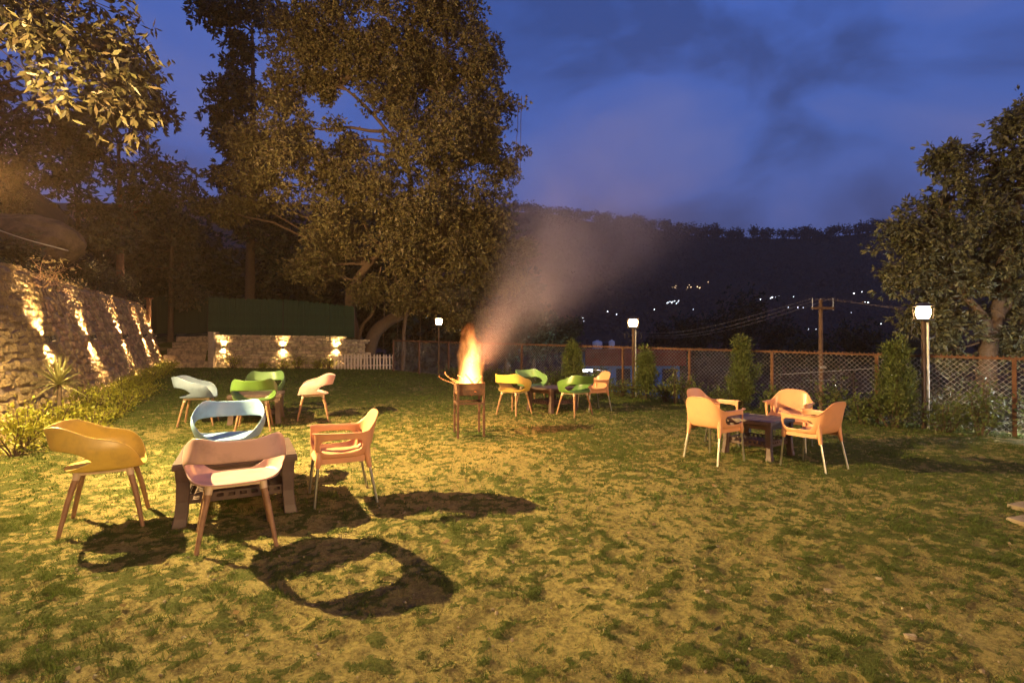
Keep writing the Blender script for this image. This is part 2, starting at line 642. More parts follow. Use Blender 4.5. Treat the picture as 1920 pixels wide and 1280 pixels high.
# the far hill beyond the valley
RIDGE_U = [0, 400, 800, 985, 1050, 1100, 1150, 1200, 1250, 1300, 1400, 1500, 1600, 1650, 1700, 1800, 1950, 2300]
RIDGE_V = [380, 380, 385, 398, 402, 414, 421, 424, 433, 441, 447, 447, 440, 432, 428, 424, 420, 440]


def ridge_z(x):
    u = 960 + 960 * x / 620.0
    return CAM_Z + (648 - np.interp(u, RIDGE_U, RIDGE_V)) / 960 * 620


hx = np.linspace(-700, 1000, 160)
hy = np.concatenate([np.linspace(150, 620, 70), np.linspace(632, 1000, 20)])
hgx, hgy = np.meshgrid(hx, hy)


def hill_h(x, y):
    x = np.asarray(x, float)
    y = np.asarray(y, float)
    xr = x * 620 / np.clip(y, 300, 900)
    t = np.clip((y - 150) / 470, 0, 1)
    prof = 0.55 * t + 0.45 * t ** 2.2
    z = -28 + (ridge_z(xr) + 28) * prof
    z = z + (N1.fbm(x * .012, y * .012, 4) - .5) * 26 * np.sin(np.pi * np.clip(t, 0, 1))
    return np.where(y > 620, z - (y - 620) * 0.35, z)


hz = hill_h(hgx, hgy)
iv = np.arange(hgx.size).reshape(hgx.shape)
q3 = np.stack([iv[:-1, :-1], iv[:-1, 1:], iv[1:, 1:], iv[1:, :-1]], -1).reshape(-1, 4)
tag(link('hills', np_mesh('hills', np.stack([hgx, hgy, hz], -1).reshape(-1, 3), q3, smooth=True), M['hill']), kind='structure')


# ------------------------------------------------------------------ foliage
def unit(n):
    v = rng.normal(size=(n, 3))
    return v / np.linalg.norm(v, axis=1, keepdims=True)


def leaf_quads(c, length, width, droop=0.5, dirs=None, spread=1.0):
    """rhombic folded leaves at points c -> verts, faces"""
    n = len(c)
    d = unit(n)
    if dirs is not None:
        d = dirs + d * spread
    d[:, 2] -= droop
    d /= np.linalg.norm(d, axis=1, keepdims=True)
    w = np.cross(d, unit(n))
    w /= np.linalg.norm(w, axis=1, keepdims=True) + 1e-9
    L_ = (length * (0.45 + 0.95 * rng.random(n)))[:, None]
    Wd = (width * (0.65 + 0.7 * rng.random(n)))[:, None]
    v = np.empty((n, 4, 3))
    v[:, 0] = c
    v[:, 1] = c + d * L_ * .45 + w * Wd * .5
    v[:, 2] = c + d * L_
    v[:, 3] = c + d * L_ * .45 - w * Wd * .5
    f = np.arange(n * 4).reshape(n, 4)
    return v.reshape(-1, 3), f


def lobe_clumps(lobes, per_m3, power=0.45, cap=400):
    """clump centres in ellipsoids, thicker towards the skin"""
    out = []
    for c, r in lobes:
        r = np.array(r)
        n = int(min(cap, max(6, per_m3 * r[0] * r[1] * r[2] * 4.19)))
        u = unit(n)
        rad = rng.random(n) ** power
        # lumpy skin
        lump_ = 0.85 + 0.3 * N3.n(u[:, 0] * 2.3 + c[0] * 3 + 9, u[:, 2] * 2.3 + u[:, 1] * 1.7 + c[2])
        out.append(np.array(c) + u * r * (rad * lump_)[:, None])
    return np.concatenate(out)


def foliage(clumps, k, sigma, length, width, droop=0.5, whorl=1):
    n = len(clumps)
    if whorl > 1:
        k = max(1, k / whorl)
    kk = rng.integers(max(1, int(k * .6)), int(k * 1.4) + 2, n)
    c = np.repeat(clumps, kk, axis=0)
    off = rng.normal(size=(len(c), 3)) * sigma * np.array((1, 1, .75))
    dirs = off / (sigma * 1.6)
    p = c + off
    if whorl > 1:
        # leaves stand in rosettes at the ends of twigs
        p = np.repeat(p, whorl, axis=0) + rng.normal(size=(len(p) * whorl, 3)) * length * .10
        dirs = np.repeat(dirs, whorl, axis=0) * .7
        return leaf_quads(p, length, width, droop * .7, dirs=dirs, spread=1.0)
    return leaf_quads(p, length, width, droop, dirs=dirs, spread=0.8)


def limb(mb, p, q, r0, r1, n=6, wob=0.08, seg=6, sag=0.0):
    p, q = Vector(p), Vector(q)
    L_ = (q - p).length
    pts, rad = [], []
    for i in range(seg + 1):
        t = i / seg
        x = p.lerp(q, t)
        k = math.sin(math.pi * t) * L_ * wob
        x = x + Vector((random.uniform(-1, 1), random.uniform(-1, 1), random.uniform(-.6, .8))) * k
        x.z += sag * math.sin(math.pi * t)
        pts.append(x)
        rad.append(r0 + (r1 - r0) * t)
    mb.tube(pts, rad, n)


def smooth_path(pts, n=5):
    pts = [Vector(p) for p in pts]
    out = []
    for i in range(len(pts) - 1):
        p0, p1, p2, p3 = pts[max(i - 1, 0)], pts[i], pts[i + 1], pts[min(i + 2, len(pts) - 1)]
        for k in range(n):
            t = k / n
            out.append(0.5 * ((2 * p1) + (-p0 + p2) * t + (2 * p0 - 5 * p1 + 4 * p2 - p3) * t * t + (-p0 + 3 * p1 - 3 * p2 + p3) * t ** 3))
    out.append(pts[-1])
    return out


def tree(name, label, cat, base, trunks, lobes, leaf, bark, per_m3=1.0, k=26, sigma=.28, L_=.14, W_=.05, droop=.5, twigs=60, group=None, power=.45, limb_r=.06, cap=400, sub=0, core=.58, whorl=6):
    """trunks: [(points, r0, r1)]; lobes: [(centre, radii)] in world space"""
    root = empty(name, label, cat, base, 0, group)
    b = Vector(base)
    t = MB()
    nodes = []
    for pts, r0, r1 in trunks:
        sp = smooth_path(pts)
        n = len(sp)
        rad = [r0 + (r1 - r0) * (i / (n - 1)) ** .8 for i in range(n)]
        rad[0] *= 1.35
        t.tube([p - b for p in sp], rad, 10)
        nodes += sp[n // 3:]
    fol = []
    for c, r in lobes:
        if sub:
            fol.append((c, tuple(q * core for q in r)))
            for q in unit(sub):
                k_ = random.uniform(.22, .44)
                fol.append((tuple(np.array(c) + q * np.array(r) * random.uniform(.55, .80)), tuple(z_ * k_ for z_ in r)))
        else:
            fol.append((c, r))
    cl = lobe_clumps(fol, per_m3, power, cap)
    lim = MB()
    for c, r in lobes:
        c = Vector(c)
        nd = min(nodes, key=lambda q: (q - c).length + max(0, q.z - c.z) * 1.2)
        limb(lim, nd - b, c - b, limb_r, limb_r * .3, 6, .07)
    cc = cl[rng.permutation(len(cl))[:twigs]]
    lc = [Vector(c) for c, r in lobes]
    for c in cc:
        c = Vector(c)
        nd = min(lc, key=lambda q: (q - c).length)
        limb(lim, nd - b, c - b, limb_r * .3, .008, 4, .10, 4)
    t.build('trunk', bark, root, smooth=True)
    tag(lim.build('branches', bark, root, smooth=True), kind='stuff')
    v, f = foliage(cl, k, sigma, L_, W_, droop, whorl)
    v = v - np.array(b)
    link('crown', np_mesh('crown', v, f, mat=leaf), None, root)
    return root


def px_lobes(lst, Y, dy=1.0, flat=0.8):
    """lobes given as (u, v, radius in px[, depth shift])"""
    out = []
    for q in lst:
        u, v, r = q[:3]
        Yq = Y + (q[3] if len(q) > 3 else 0.0)
        c = at(u, v, Yq)
        rr = r / 960 * Yq
        out.append((tuple(c), (rr, rr * dy, rr * flat)))
    return out


# ------------------------------------------------------------------ long battered stone wall on the left
def wall_pt(t, h, out=0.0):
    """point of the wall face: t along, h up, out = proud of the face"""
    g = gz(W0[0] + WD[0] * t, W0[1] + WD[1] * t)
    x, y = W0 + WD * t - WN * (BATTER * h) + WN * out
    return Vector((x, y, g + h + out * BATTER))


lw = empty('stone_wall', 'long leaning rubble stone wall with lamps along the left edge of the lawn', 'wall', tuple(wall_pt(3, 0)))
lb = Vector(lw.location)
T0, T1 = -10.0, 13.6
core = MB()
vs, fs = [], []
tt = np.linspace(T0, T1, 60)
for i, t in enumerate(tt):
    for h, o in ((-.4, 0.0), (WALL_H, 0.0), (WALL_H + .02, -.5), (-.4, -1.2)):
        vs.append(wall_pt(t, h, o) - lb)
for i in range(len(tt) - 1):
    for k in range(4):
        k2 = (k + 1) % 4
        fs.append((i * 4 + k, i * 4 + k2, (i + 1) * 4 + k2, (i + 1) * 4 + k))
fs.append((3, 2, 1, 0))
e4 = (len(tt) - 1) * 4
fs.append((e4, e4 + 1, e4 + 2, e4 + 3))
core.add(vs, fs).build('mortar_core', M['mortar'], lw)


def stone_mesh(seed):
    r = random.Random(seed)
    bm = bmesh.new()
    bmesh.ops.create_cube(bm, size=1.0)
    bmesh.ops.bevel(bm, geom=list(bm.edges), offset=0.16, segments=1, affect='EDGES')
    for v in bm.verts:
        v.co += Vector((r.uniform(-1, 1), r.uniform(-1, 1), r.uniform(-1, 1))) * 0.09
    me = bpy.data.meshes.new('stone')
    bm.to_mesh(me)
    bm.free()
    return me


stones = [stone_mesh(i) for i in range(12)]
for s in stones:
    s.materials.append(M['stone'])
wall_rot = Matrix((Vector((WD[0], WD[1], 0)), Vector((-WN[0] * BATTER, -WN[1] * BATTER, 1)).normalized(), Vector((WN[0], WN[1], BATTER)).normalized())).transposed()
slist = []
h = 0.02
while h < WALL_H - .05:
    rh = random.uniform(.09, .17)
    t = T0 + random.uniform(0, .2)
    while t < T1 - .1:
        w = random.uniform(.10, .32)
        slist.append((t + w / 2, h + rh / 2, w * .96, min(rh, WALL_H - h) * random.uniform(.86, .98)))
        t += w
    h += rh
slist = [(t, h + random.uniform(-.03, .03), w, hh * random.uniform(.85, 1.12)) for t, h, w, hh in slist]


def seen_first(q):
    p = wall_pt(q[0], q[1])
    return p.length if (p.x > -p.y * 1.02) else 900 + p.length


slist.sort(key=seen_first)
rest = MB()
for i, (t, h, w, hh) in enumerate(slist):
    me = stones[i % 12]
    p = wall_pt(t, h, random.uniform(-.045, -.026)) - lb
    sc = Vector((w * 1.03, hh * 1.03, random.uniform(.10, .17)))
    rot = wall_rot @ Euler((random.uniform(-.1, .1), random.uniform(-.1, .1), random.uniform(-.25, .25))).to_matrix()
    if i < 300:
        o = link('stone', me, None, lw)
        o.location = p
        o.rotation_euler = rot.to_euler()
        o.scale = sc
    else:
        rest.add([p + rot @ Vector((v.co.x * sc.x, v.co.y * sc.y, v.co.z * sc.z)) for v in me.vertices], [tuple(pl.vertices) for pl in me.polygons])
tag(rest.build('stones', M['stone'], lw), kind='stuff')


# ------------------------------------------------------------------ wall lamps
def sconce(pos, up, nrm, label, group, watt, spread=104, tilt=.50):
    """two-way wall lamp: pos on the face, up along the face, nrm out of it"""
    up, nrm = Vector(up).normalized(), Vector(nrm).normalized()
    side = up.cross(nrm)
    rot = Matrix((side, -nrm, up)).transposed()
    root = empty('wall_lamp', label, 'wall lamp', pos, 0, group)
    root.rotation_euler = rot.to_euler()
    MB().box((0, -.02, 0), (.09, .04, .12)).build('back_plate', M['dark_metal'], root)
    MB().box((0, -.05, 0), (.03, .04, .04)).build('bracket', M['dark_metal'], root)
    body = MB().tube([(0, -.10, -.045), (0, -.10, .045)], .040, 14)
    body = body.build('housing', M['dark_metal'], root, smooth=True)
    for s in (1, -1):
        MB().tube([(0, -.10, s * .041), (0, -.10, s * .0455)], .030, 12).build('lens', M['lens'], body)
        l = lamp('wall_lamp_beam', 'SPOT', (0, 0, 0), watt, (1.0, 0.63, 0.26), 0.02, spot_size=R(spread), spot_blend=0.95)
        l.parent = root
        l.location = (0, -.10, s * .052)
        tgt = Vector((0, tilt * 1.5, s * 1.5))
        l.rotation_euler = tgt.to_track_quat('-Z', 'Y').to_euler()
    return root


LW_LABELS = [None, 'wall lamp on the leaning stone wall above the spiky plant', 'wall lamp on the leaning stone wall, second from the spiky plant',
             'wall lamp on the leaning stone wall, third from the spiky plant', 'wall lamp on the leaning stone wall, fourth from the spiky plant',
             'wall lamp at the far end of the leaning stone wall beside the steps']
face_up = Vector((-WN[0] * BATTER, -WN[1] * BATTER, 1))
face_n = Vector((WN[0], WN[1], BATTER))
for i, t in enumerate((-4.1, -0.71, 2.33, 6.36, 10.2, 12.7)):
    sconce(wall_pt(t, 1.3, .06), face_up, face_n, LW_LABELS[i] or 'wall lamp on the leaning stone wall nearest the house', 'lamps along the long stone wall', SCONCE_W)

# ------------------------------------------------------------------ back wall, steps, green board fence
BW = [(-12.6, 21.35), (-10.0, 21.85), (-7.35, 22.05), (-6.55, 22.85)]
bw = empty('stone_wall', 'low slab stone wall below the green board fence', 'wall', (-10, 21.9, gz(-10, 21.9)))
bb = Vector(bw.location)
bwm = MB()
bstone = MB()
for i in range(3):
    a, b_ = Vector((*BW[i], 0)), Vector((*BW[i + 1], 0))
    d = (b_ - a).normalized()
    n = Vector((d.y, -d.x, 0))
    g0, g1 = gz(a.x, a.y), gz(b_.x, b_.y)
    ht = 1.36 if i < 2 else 1.22
    L_ = (b_ - a).length
    ca = a - n * .16
    cb = b_ - n * .16
    bwm.bar(ca + Vector((0, 0, g0 + ht / 2 - .1)), cb + Vector((0, 0, g1 + ht / 2 - .1)), .30, ht + .2)
    h = 0.0
    while h < ht - .03:
        rh = random.uniform(.07, .14)
        t = -random.uniform(0, .1)
        while t < L_ - .05:
            w = random.uniform(.12, .38)
            me = random.choice(stones)
            p = a + d * (t + w / 2) + n * random.uniform(-.02, .02)
            p.z = g0 + (g1 - g0) * t / L_ + h + rh / 2
            rot = Matrix((d, n, Vector((0, 0, 1)))).transposed()
            sc = Vector((w * .96, .12, rh * .94))
            bstone.add([p - bb + rot @ Vector((v.co.x * sc.x, v.co.y * sc.y, v.co.z * sc.z)) for v in me.vertices], [tuple(pl.vertices) for pl in me.polygons])
            t += w
        h += rh
bwm.v = [tuple(Vector(v) - bb) for v in bwm.v]
bwm.build('mortar_core', M['mortar'], bw)
tag(bstone.build('stones', M['backstone'], bw), kind='stuff')
BL = ['wall lamp on the low slab wall beside the steps', 'wall lamp in the middle of the low slab wall', 'wall lamp on the low slab wall behind the picket fence']
for (x, y), lab in zip(((-12.05, 21.46), (-9.75, 21.87), (-7.55, 22.03)), BL):
    sconce(Vector((x, y - .04, gz(x, y) + .88)), (0, 0, 1), (0.17, -1, 0), lab, 'lamps along the low back wall', SCONCE_W * .40, 124, .62)

# steps between the two walls
st = empty('stone_steps', 'earth and stone steps climbing between the two stone walls', 'steps', (-13.6, 21.2, gz(-13.6, 21.2)))
for k in range(5):
    z0 = .27 * k
    sx_ = -1.15
    while sx_ < 1.1:
        wd_ = min(random.uniform(.32, .75), 1.2 - sx_)
        MB().box((sx_ + wd_ / 2 - .10 * k, .12 + .42 * k + .6 + random.uniform(-.03, .03), z0 / 2 + .035), (wd_ - .015, 1.3, z0 + .47 + random.uniform(-.02, .02)), Euler((0, 0, R(6 + random.uniform(-2.5, 2.5))))).build('step_stone', M['backstone'], st, bevel=.03)
        sx_ += wd_
# cheek wall beside steps
MB().box((1.03, .9, .7), (.22, 2.0, 1.6), Euler((0, 0, R(8)))).build('cheek', M['mortar'], st, bevel=.03)


def board_fence(label, pts, zb, zt, n, matb, post_mat, name='board_fence', w_over=1.02):
    a, b_ = Vector((*pts[0], 0)), Vector((*pts[1], 0))
    d = (b_ - a)
    L_ = d.length
    d.normalize()
    root = empty(name, label, 'fence', (a.x, a.y, zb[0]))
    o = Vector(root.location)
    nrm = Vector((d.y, -d.x, 0))
    bwid = L_ / n
    ang = math.atan2(d.y, d.x)
    for i in range(n):
        t = (i + .5) / n
        z0 = zb[0] + (zb[1] - zb[0]) * t
        z1 = zt[0] + (zt[1] - zt[0]) * t
        m_ = MB()
        hh = z1 - z0
        # rounded-top board with two flutes
        prof = []
        ns = 9
        w = bwid * .97
        for s in range(ns):
            x = -w / 2 + w * s / (ns - 1)
            top = hh - (x / (w / 2)) ** 2 * w * .28
            prof.append((x, .010 * math.cos(s * math.pi), top))
        vv = [(x, y, 0) for x, y, zt_ in prof] + [(x, y, zt_) for x, y, zt_ in prof]
        vv += [(x, y + .02, 0) for x, y, zt_ in prof] + [(x, y + .02, zt_) for x, y, zt_ in prof]
        ff = []
        for s in range(ns - 1):
            ff.append((s, s + 1, ns + s + 1, ns + s))
            ff.append((2 * ns + s + 1, 2 * ns + s, 3 * ns + s, 3 * ns + s + 1))
            ff.append((ns + s, ns + s + 1, 3 * ns + s + 1, 3 * ns + s))
        ff.append((0, ns, 3 * ns, 2 * ns))
        ff.append((ns - 1, 3 * ns - 1, 4 * ns - 1, 2 * ns - 1))
        m_.add(vv, ff)
        ob = m_.build('board', matb, root)
        p = a + d * (t * L_)
        ob.location = Vector((p.x, p.y, z0)) - o
        ob.rotation_euler = (random.uniform(-.01, .01), random.uniform(-.008, .008), ang)
    for t in (0.0, 0.5, 1.0):
        p = a + d * (t * L_) - nrm * .07
        z0 = zb[0] + (zb[1] - zb[0]) * t
        z1 = zt[0] + (zt[1] - zt[0]) * t - .1
        MB().box((p.x - o.x, p.y - o.y, (z0 + z1) / 2 - o.z), (.06, .06, z1 - z0)).build('post', post_mat, root)
    return root


board_fence('green scallop topped board fence standing on the low slab wall, left panel', ((-12.85, 21.62), (-9.92, 22.12)), (1.86, 1.84), (3.44, 3.40), 14, M['greenboard'], M['dark_metal'])
board_fence('green scallop topped board fence standing on the low slab wall, right panel', ((-9.88, 22.13), (-6.95, 22.50)), (1.84, 1.76), (3.42, 3.14), 14, M['greenboard'], M['dark_metal'])
board_fence('unlit dark green board fence above the steps', ((-16.9, 23.75), (-13.1, 23.2)), (1.95, 1.95), (3.7, 3.66), 16, M['darkboard'], M['dark_metal'])

# picket fence
pk = empty('picket_fence', 'small whitewashed picket fence beside the slab stone wall', 'fence', (-7.45, 21.55, gz(-7.45, 21.55)))
pa, pb = Vector((-7.45, 21.55, 0)), Vector((-5.15, 22.15, 0))
pd_ = (pb - pa)
for i in range(19):
    t = i / 18
    p = pd_ * t
    m_ = MB()
    hh = .66
    w = .035
    m_.add([(-w, -.01, 0), (w, -.01, 0), (w, -.01, hh - .05), (0, -.01, hh), (-w, -.01, hh - .05), (-w, .01, 0), (w, .01, 0), (w, .01, hh - .05), (0, .01, hh), (-w, .01, hh - .05)],
           [(0, 1, 2, 3, 4), (9, 8, 7, 6, 5), (0, 5, 6, 1), (1, 6, 7, 2), (2, 7, 8, 3), (3, 8, 9, 4), (4, 9, 5, 0)])
    o = m_.build('picket', M['picket'], pk)
    o.location = (p.x, p.y, gz(pa.x + p.x, pa.y + p.y) - pk.location.z)
    o.rotation_euler = (0, R(random.uniform(-2, 2)), math.atan2(pd_.y, pd_.x))
for z in (.16, .50):
    MB().bar(Vector((-.05, .025, z)), pd_ + Vector((.05, .025, z)), .05, .03).build('rail', M['picket'], pk)

# ------------------------------------------------------------------ chain link fence
SP = 1.80


def fpt(i, z=0.0):
    p = F0 + FD * (SP * i)
    return Vector((p[0], p[1], gz(p[0], p[1]) + z))


cf = empty('chain_link_fence', 'rusty chain link fence with angle iron posts along the lawn edge', 'fence', tuple(fpt(0)))
fo = Vector(cf.location)
FH = 1.25
for i in range(-6, 7):
    p = fpt(i) - fo
    MB().box((p.x, p.y, p.z + FH / 2 - .05), (.055, .055, FH + .1), Euler((0, 0, R(-44.7)))).build('post', M['rust'], cf)
for i in range(-6, 6):
    a, b_ = fpt(i, FH) - fo, fpt(i + 1, FH) - fo
    rr = MB().bar(a, b_, .05, .035)
    # rusty knuckles of the mesh twisted over the rail
    for k in range(26):
        q = a.lerp(b_, (k + random.random() * .4) / 26)
        rr.box(q + Vector((0, 0, .025)), (.02, .02, .03), Euler((0, random.uniform(-.6, .6), random.uniform(0, 3))))
    rr.build('rail', M['rust'], cf)
    MB().bar(fpt(i, .08) - fo, fpt(i + 1, .08) - fo, .008).build('bottom_wire', M['rust'], cf)
    # woven wire panel: real crossing wires
    wm = MB()
    a0, b0 = fpt(i, .06) - fo, fpt(i + 1, .06) - fo
    a1 = a
    pitch = 0.085
    n_ = int(SP / pitch)
    hgt = FH - .06
    ratio = hgt / SP
    r_ = .0030

    def pt(s, z):
        return a0.lerp(b0, s) + Vector((0, 0, z))
    cnt = int((SP + hgt) / pitch)
    for s_ in (1, -1):
        for k in range(cnt):
            x0 = -hgt + k * pitch
            za, zb_ = 0.0, hgt
            xa, xb = x0, x0 + hgt
            if xa < 0:
                za = -xa
                xa = 0
            if xb > SP:
                zb_ = hgt - (xb - SP)
                xb = SP
            if zb_ - za < .02:
                continue
            if s_ < 0:
                xa, xb = SP - xa, SP - xb
            wm.tube([pt(xa / SP, za), pt(xb / SP, zb_)], r_, 3, cap=False)
    tag(wm.build('wire_mesh', M['wire'], cf), kind='stuff')


# ------------------------------------------------------------------ lamp posts
def lamp_post(label, loc, hgt, size, group, rz=0.0, conduit=True, lean=0.0):
    root = empty('lamp_post', label, 'lamp post', loc, rz, group)
    MB().bar((0, 0, -.1), (0, 0, hgt - .02), .05, .05).build('post', M['post'], root, bevel=.008)
    if conduit:
        MB().tube([(.055, -.03, -.1), (.055, -.03, hgt - .05)], .018, 8).build('conduit', M['zinc'], root, smooth=True)
    for s in (1, -1):
        c = []
        for k in range(15):
            a = -0.5 * math.pi + k / 14 * 1.75 * math.pi
            r_ = .10 - .045 * k / 14
            c.append((s * (.055 + .10 + r_ * math.cos(a) * .8), 0, hgt - .20 + r_ * math.sin(a)))
        c = [(s * .045, 0, hgt - .36)] + c
        MB().tube(c, .008, 6).build('scroll_bracket', M['dark_metal'], root, smooth=True)
    w, hh = size
    lan = MB().box((0, 0, hgt + .0), (w * .95, w * .95, .035)).build('lantern', M['dark_metal'], root, bevel=.006)
    g = MB().tube([(0, 0, hgt + .018), (0, 0, hgt + .02 + hh * .12), (0, 0, hgt + .02 + hh * .5), (0, 0, hgt + .02 + hh * .85), (0, 0, hgt + .02 + hh)], [w * .26, w * .38, w * .46, w * .45, w * .36], 12)
    g.build('glass', M['glow'], lan, smooth=True)
    for sx in (1, -1):
        for sy in (1, -1):
            fr = MB()
            fr.bar((sx * w * .38, sy * w * .38, hgt + .015), (sx * w * .44, sy * w * .44, hgt + .025 + hh), .010)
            fr.build('corner_bar', M['dark_metal'], lan)
    zt = hgt + .022 + hh
    MB().box((0, 0, zt + .05), (w * 1.0, w * 1.0, .07), taper=.35).build('roof', M['dark_metal'], lan)
    return root


def on_fence(i, inset=.12):
    p = fpt(i) - Vector((FN[0], FN[1], 0)) * inset
    p.z = gz(p.x, p.y)
    return p


p = on_fence(-4.25, .10)
lamp_post('lit lamp post at the far corner under the big tree', p, 1.86, (.26, .20), 'lit lantern posts around the lawn', R(10), conduit=False)
p = on_fence(.20, .10)
lamp_post('lit lamp post in the middle of the chain link fence with a pale pipe', p, 1.76, (.24, .17), 'lit lantern posts around the lawn', R(8))
p = on_fence(3.38, .12)
lamp_post('lit lamp post beside the tall bushy conifer near the right hand tree', p, 1.88, (.235, .19), 'lit lantern posts around the lawn', R(4))

# floodlight on a post at the foot of the long wall (outside the picture; it throws the long shadows)
fl = empty('floodlight', 'floodlight on a steel post at the foot of the leaning stone wall', 'lamp', (FLOOD_POS.x, FLOOD_POS.y, gz(FLOOD_POS.x, FLOOD_POS.y)))
fh = FLOOD_POS.z - fl.location.z
MB().tube([(-.12, 0, -.1), (-.12, 0, fh)], .03, 8).build('post', M['post'], fl, smooth=True)
MB().box((-.06, 0, fh + .02), (.06, .26, .2)).build('housing', M['dark_metal'], fl, bevel=.01)
MB().box((-.02, 0, fh + .02), (.012, .22, .16)).build('lens', M['glow'], fl)
fs_ = lamp('floodlight_lamp', 'POINT', FLOOD_POS + Vector((.05, 0, 0)), FLOOD_W, WARM, 0.03)
# its reflector throws most of the light far out over the lawn
ft0 = lamp('floodlight_throw', 'SPOT', FLOOD_POS + Vector((.05, 0, .01)), THROW_W, WARM, 0.03, spot_size=R(122), spot_blend=1.0)
aim(ft0, (3.6, 6.9, 0.2))
# another floodlight stands on the slope above the wall and washes the trees
tfx, tfy = -9.7, 7.3
tf = empty('floodlight', 'floodlight on a short steel post on the slope above the leaning stone wall', 'lamp', (tfx, tfy, H(tfx, tfy)))
MB().tube([(0, 0, -.3), (0, 0, 1.1)], .03, 8).build('post', M['post'], tf, smooth=True)
MB().box((0, .02, 1.22), (.26, .10, .22), Euler((R(25), 0, R(-15)))).build('housing', M['dark_metal'], tf, bevel=.01)
ft_ = lamp('floodlight_tree_beam', 'SPOT', (tfx + .04, tfy + .16, tf.location.z + 1.24), TREE_W, (1.0, 0.60, 0.26), 0.06, spot_size=R(62), spot_blend=0.7)
aim(ft_, (-4.6, 22, 10.5))


# ------------------------------------------------------------------ chairs
def evaluated(o):
    dg = bpy.context.evaluated_depsgraph_get()
    dg.update()
    me = bpy.data.meshes.new_from_object(o.evaluated_get(dg))
    return me


def superell(th, a, b, n):
    s, c = math.sin(th), math.cos(th)
    return (a * math.copysign(abs(s) ** (2 / n), s), -b * math.copysign(abs(c) ** (2 / n), c))


def shell_mesh(name, a, b, n, ths, seat_z, rim, hole, flare, wall_to, thick, dish=.02, roll=0.0, sub=1, flange=None):
    """Moulded seat shell. Angle th is 0 at the back, pi at the front. rim(th) = height of the top edge,
    hole(th) = (lo, hi) heights of an opening or None, flare(th, s) = (scale, dy) of the wall."""
    bm = bmesh.new()
    SR, LR, UR = 6, 5, 6

    def seat_p(th, r):
        x, y = superell(th, a, b, n)
        z = seat_z - dish * (1 - r ** 2.2)
        front = max(0, -math.cos(th)) ** 3 * r ** 5 * roll
        return Vector((x * r, y * r, z - front))

    def wall_p(th, z):
        x, y = superell(th, a, b, n)
        z0 = seat_z - max(0, -math.cos(th)) ** 3 * roll
        s = max(0.0, (z - z0))
        k, dy = flare(th, s)
        return Vector((x * k, y * k + dy, max(z, z0)))
    cols = []
    for th in ths:
        at_ = abs(th)
        col = dict(th=th)
        col['seat'] = [bm.verts.new(seat_p(th, (j / SR))) for j in range(SR + 1)]
        z0 = col['seat'][-1].co.z
        if at_ <= wall_to + 1e-6:
            rz = rim(at_)
            hl = hole(at_)
            mid = (hl[0], hl[1]) if hl else None
            if mid is None:
                m_ = z0 + (rz - z0) * .45
                lo = hi = m_
            else:
                lo, hi = mid
            col['lo'] = [col['seat'][-1]] + [bm.verts.new(wall_p(th, z0 + (lo - z0) * j / LR)) for j in range(1, LR + 1)]
            col['hi'] = [col['lo'][-1] if abs(hi - lo) < 1e-6 else bm.verts.new(wall_p(th, hi))] + [bm.verts.new(wall_p(th, hi + (rz - hi) * j / UR)) for j in range(1, UR + 1)]
            if flange:
                fo_ = flange(at_)
                e = col['hi'][-1].co
                d = Vector((e.x, e.y, 0))
                d.normalize()
                col['hi'].append(bm.verts.new(e + d * fo_ + Vector((0, 0, .004 - fo_ * .25))))
        cols.append(col)

    def strip(A, B):
        for j in range(min(len(A), len(B)) - 1):
            q = [A[j], B[j], B[j + 1], A[j + 1]]
            qq = []
            for v_ in q:
                if v_ not in qq:
                    qq.append(v_)
            if len(qq) >= 3:
                try:
                    bm.faces.new(qq)
                except ValueError:
                    pass
    nC = len(cols)
    closed = True
    for i in range(nC):
        A, B = cols[i], cols[(i + 1) % nC]
        strip(A['seat'], B['seat'])
        if 'lo' in A and 'lo' in B:
            strip(A['lo'], B['lo'])
            strip(A['hi'], B['hi'])
    bmesh.ops.remove_doubles(bm, verts=bm.verts, dist=2e-4)
    bmesh.ops.dissolve_degenerate(bm, edges=bm.edges, dist=1e-4)
    bmesh.ops.recalc_face_normals(bm, faces=bm.faces)
    me = bpy.data.meshes.new(name)
    bm.to_mesh(me)
    bm.free()
    me.polygons.foreach_set('use_smooth', [True] * len(me.polygons))
    o = bpy.data.objects.new('tmp', me)
    COL.objects.link(o)
    md = o.modifiers.new('s', 'SOLIDIFY')
    md.thickness = thick
    md.offset = 0
    if sub:
        sb = o.modifiers.new('u', 'SUBSURF')
        sb.levels = sub
        sb.render_levels = sub
    res = evaluated(o)
    bpy.data.objects.remove(o)
    res.name = name
    return res


def smooth01(a, b, x):
    t = min(1, max(0, (x - a) / (b - a)))
    return t * t * (3 - 2 * t)


# --- ribbon chair: one band of plastic looping from the seat up the sides into the backrest, open at the rear
RH = R(84)


def rib_rim(th):
    # back high, arms sloping, dropping to the seat towards the front
    z = .772 + .022 * smooth01(R(8), R(46), th) - .120 * smooth01(R(48), R(106), th)
    z = z - (z - .455) * smooth01(R(98), R(166), th)
    return z + .0


def rib_hole(th):
    if th >= RH:
        return None if th > RH + 1e-6 else (.528, .528)
    q = th / RH
    lo = .462 + (.528 - .462) * q ** 3.6
    hi = .616 - (.616 - .528) * q ** 8
    return lo, hi


def rib_flare(th, s):
    side = math.sin(min(th if th >= 0 else -th, math.pi))
    k = 1 + .20 * math.sin(min(1, s / .20) * math.pi / 2) * (0.55 + .45 * abs(side)) - .65 * max(0, s - .15) * abs(side)
    dy = -.30 * s * max(0, math.cos(th)) ** 1.0
    return k, dy


def th_list(extra, nb):
    base = list(np.linspace(0, math.pi, nb))
    base += extra
    pos = sorted(set(round(x, 5) for x in base if 0 < x < math.pi - 1e-4))
    return [-x for x in pos[::-1]] + [0.0] + pos + [math.pi]


